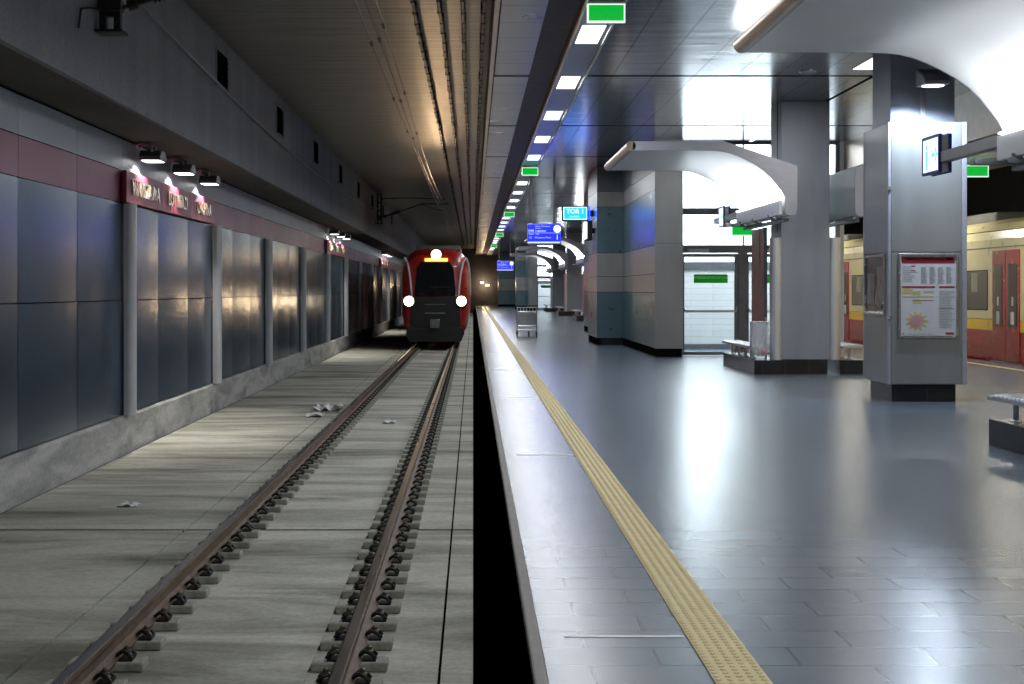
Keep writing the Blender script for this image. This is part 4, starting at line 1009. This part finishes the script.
# light panels
def led(x0, x1, y, z, l, mat, lab, grp):
    t = thing('ceiling_light', ((x0+x1)/2, y, z), lab, 'ceiling light', grp)
    MB().box(x0-0.02, x1+0.02, y-l/2-0.02, y+l/2+0.02, z-0.006, z+0.03).build('frame', M['strip_sheet'], t)
    MB().box(x0, x1, y-l/2, y+l/2, z-0.012, z-0.003).build('light_panel', mat, t)
LEDS = []
for i in range(29):
    y = 19.9+4.62*(i-5)
    lab = 'square white light in the long ceiling strip, %s visible from the camera' % ordinal(i-5) if i >= 5 else 'square white light of the ceiling strip above or behind the camera'
    led(1.48, 1.80, y, ZC-0.02, 1.4, M['led'], lab, 'ceiling strip lights'); LEDS.append((1.64, y, ZC-0.035, 0.32, 1.4, (0.92, 0.96, 1.0)))
for i in range(14):
    y = 5+6.0*i
    LEDS.append((10.9, y, 4.285, 0.4, 1.4, (0.85, 0.79, 0.68))); led(10.7, 11.1, y, 4.3, 1.4, M['led_right'], 'light panel of the row over the cream train platform edge, %s from the camera' % ordinal(i), 'light panels over the second platform edge')
LEDS.append((6.425, 22.5, ZC-0.015, 0.47, 1.3, (1.0, 0.96, 0.9)))
led(6.19, 6.66, 22.5, ZC, 1.3, M['led_right'], 'white light panel in the ceiling between column and information pillar', None)
t = thing('downlight', (5.51, 23.4, ZC), 'small round pale downlight in the ceiling above the canopy', 'ceiling light')
MB().lathe([(0.0, -0.03), (0.12, -0.03), (0.14, -0.01), (0.14, 0.02)], (5.51, 23.4, ZC), 20).build('lens', M['alu_frame'], t)

# ================================================================== LIGHTS
def area(loc, sx, sy, power, col, rot, name):
    d = bpy.data.lights.new(name, 'AREA'); d.shape = 'RECTANGLE'; d.size = sx; d.size_y = sy; d.energy = power; d.color = col
    o = bpy.data.objects.new(name, d); COL.objects.link(o); o.location = loc; o.rotation_euler = rot; return o
def spot(loc, target, power, col, size, blend, radius, name):
    d = bpy.data.lights.new(name, 'SPOT'); d.energy = power; d.color = col; d.spot_size = math.radians(size); d.spot_blend = blend; d.shadow_soft_size = radius
    o = bpy.data.objects.new(name, d); COL.objects.link(o); o.location = loc
    o.rotation_euler = (Vector(target)-Vector(loc)).to_track_quat('-Z', 'Y').to_euler(); return o
HOODP = 150
SKYP = 4200
LEDP = 54
for y in (10.75, 25.6, 71.8, 87.2, 102.6):
    area((5.53, y+HD/2, 3.27), 0.1, HD-0.4, HOODP*(1 if y < 20 else 1.5), (0.93, 0.97, 1.0), (0, math.radians(180+28), 0), 'canopy_lamp')
area((7.27, 25.9+HD/2, 3.27), 0.1, HD-0.4, HOODP*(1 if y < 20 else 1.5), (0.93, 0.97, 1.0), (0, math.radians(180-28), 0), 'canopy_lamp')
for x, y, z, a_, b_, c_ in LEDS: area((x, y, z), a_, b_, LEDP*a_*b_/0.45, c_, (0, 0, 0), 'ceiling_lamp')
for (x, y, z) in flood_pos:
    spot((x, y, z), (XW+0.06, y-0.05, 3.1), 190, (1.0, 0.95, 0.88), 118, 0.5, 0.08, 'wall_floodlight')
spot((6.42, 19.85, 4.42), (6.2, 19.5, 0.0), 360, (0.72, 0.84, 1.0), 164, 0.45, 0.1, 'pillar_floodlight')
for i, (x, y, z) in enumerate(HL):
    spot((x, y-0.12, z), ((-1.2, 10, 5.9) if i == 2 else (-3.0, 10, 1.2)), 420 if i == 2 else 42, (1.0, 0.66, 0.36), 19 if i == 2 else 26, 1.0, 0.16, 'train_headlight')
# daylight falling into the yards, and a nearly black tunnel world
d = bpy.data.lights.new('tunnel_lamp', 'POINT'); d.energy = 120; d.color = (1.0, 0.7, 0.42); d.shadow_soft_size = 0.15
o = bpy.data.objects.new('tunnel_lamp_light', d); COL.objects.link(o); o.location = (1.2, 145.2, 2.2)
w = bpy.data.worlds.new('dark'); S.world = w; w.use_nodes = True
bg = w.node_tree.nodes['Background']; bg.inputs['Color'].default_value = (0.9, 0.95, 1.0, 1); bg.inputs['Strength'].default_value = 0.0
area((6.96, 45.2, 7.6), 3.8, 20.6, SKYP, (0.93, 0.97, 1.0), (0, 0, 0), 'yard_daylight')
area((6.96, 115.2, 7.6), 3.8, 6.0, SKYP*0.33, (0.93, 0.97, 1.0), (0, 0, 0), 'far_yard_daylight')

for nm in ('led', 'led_right', 'tube', 'flood_lens', 'flood_blue', 'marker', 'exit_green', 'exit_white', 'board_white', 'board_face', 'track_white', 'picto_white', 'picto_cyan'):
    M[nm].cycles.emission_sampling = 'NONE'
# ================================================================== CAMERA
cd = bpy.data.cameras.new('camera'); cd.sensor_width = 36; cd.lens = F/1024*36; cd.clip_end = 400
cd.shift_x = (512-473)/1024; cd.shift_y = (290-342)/1024
cam = bpy.data.objects.new('camera', cd); COL.objects.link(cam)
cam.location = (0, 0, 1.6); cam.rotation_euler = (PI/2, 0, 0)
S.camera = cam
vs = S.view_settings; S.display_settings.display_device = 'sRGB'
vs.view_transform = 'Standard'; vs.look = 'None'; vs.gamma = 1.0; vs.exposure = 0.64; vs.use_curve_mapping = False
cy = S.cycles; cy.use_denoising = True; cy.sampling_pattern = 'TABULATED_SOBOL';  cy.blur_glossy = 1.5; cy.max_bounces = 8; cy.diffuse_bounces = 4; cy.glossy_bounces = 4; cy.sample_clamp_indirect = 3.0; cy.transparent_max_bounces = 8
cy.caustics_reflective = False; cy.caustics_refractive = False
for me in bpy.data.meshes:
    if any(p.use_smooth for p in me.polygons): me.set_sharp_from_angle(angle=math.radians(38))
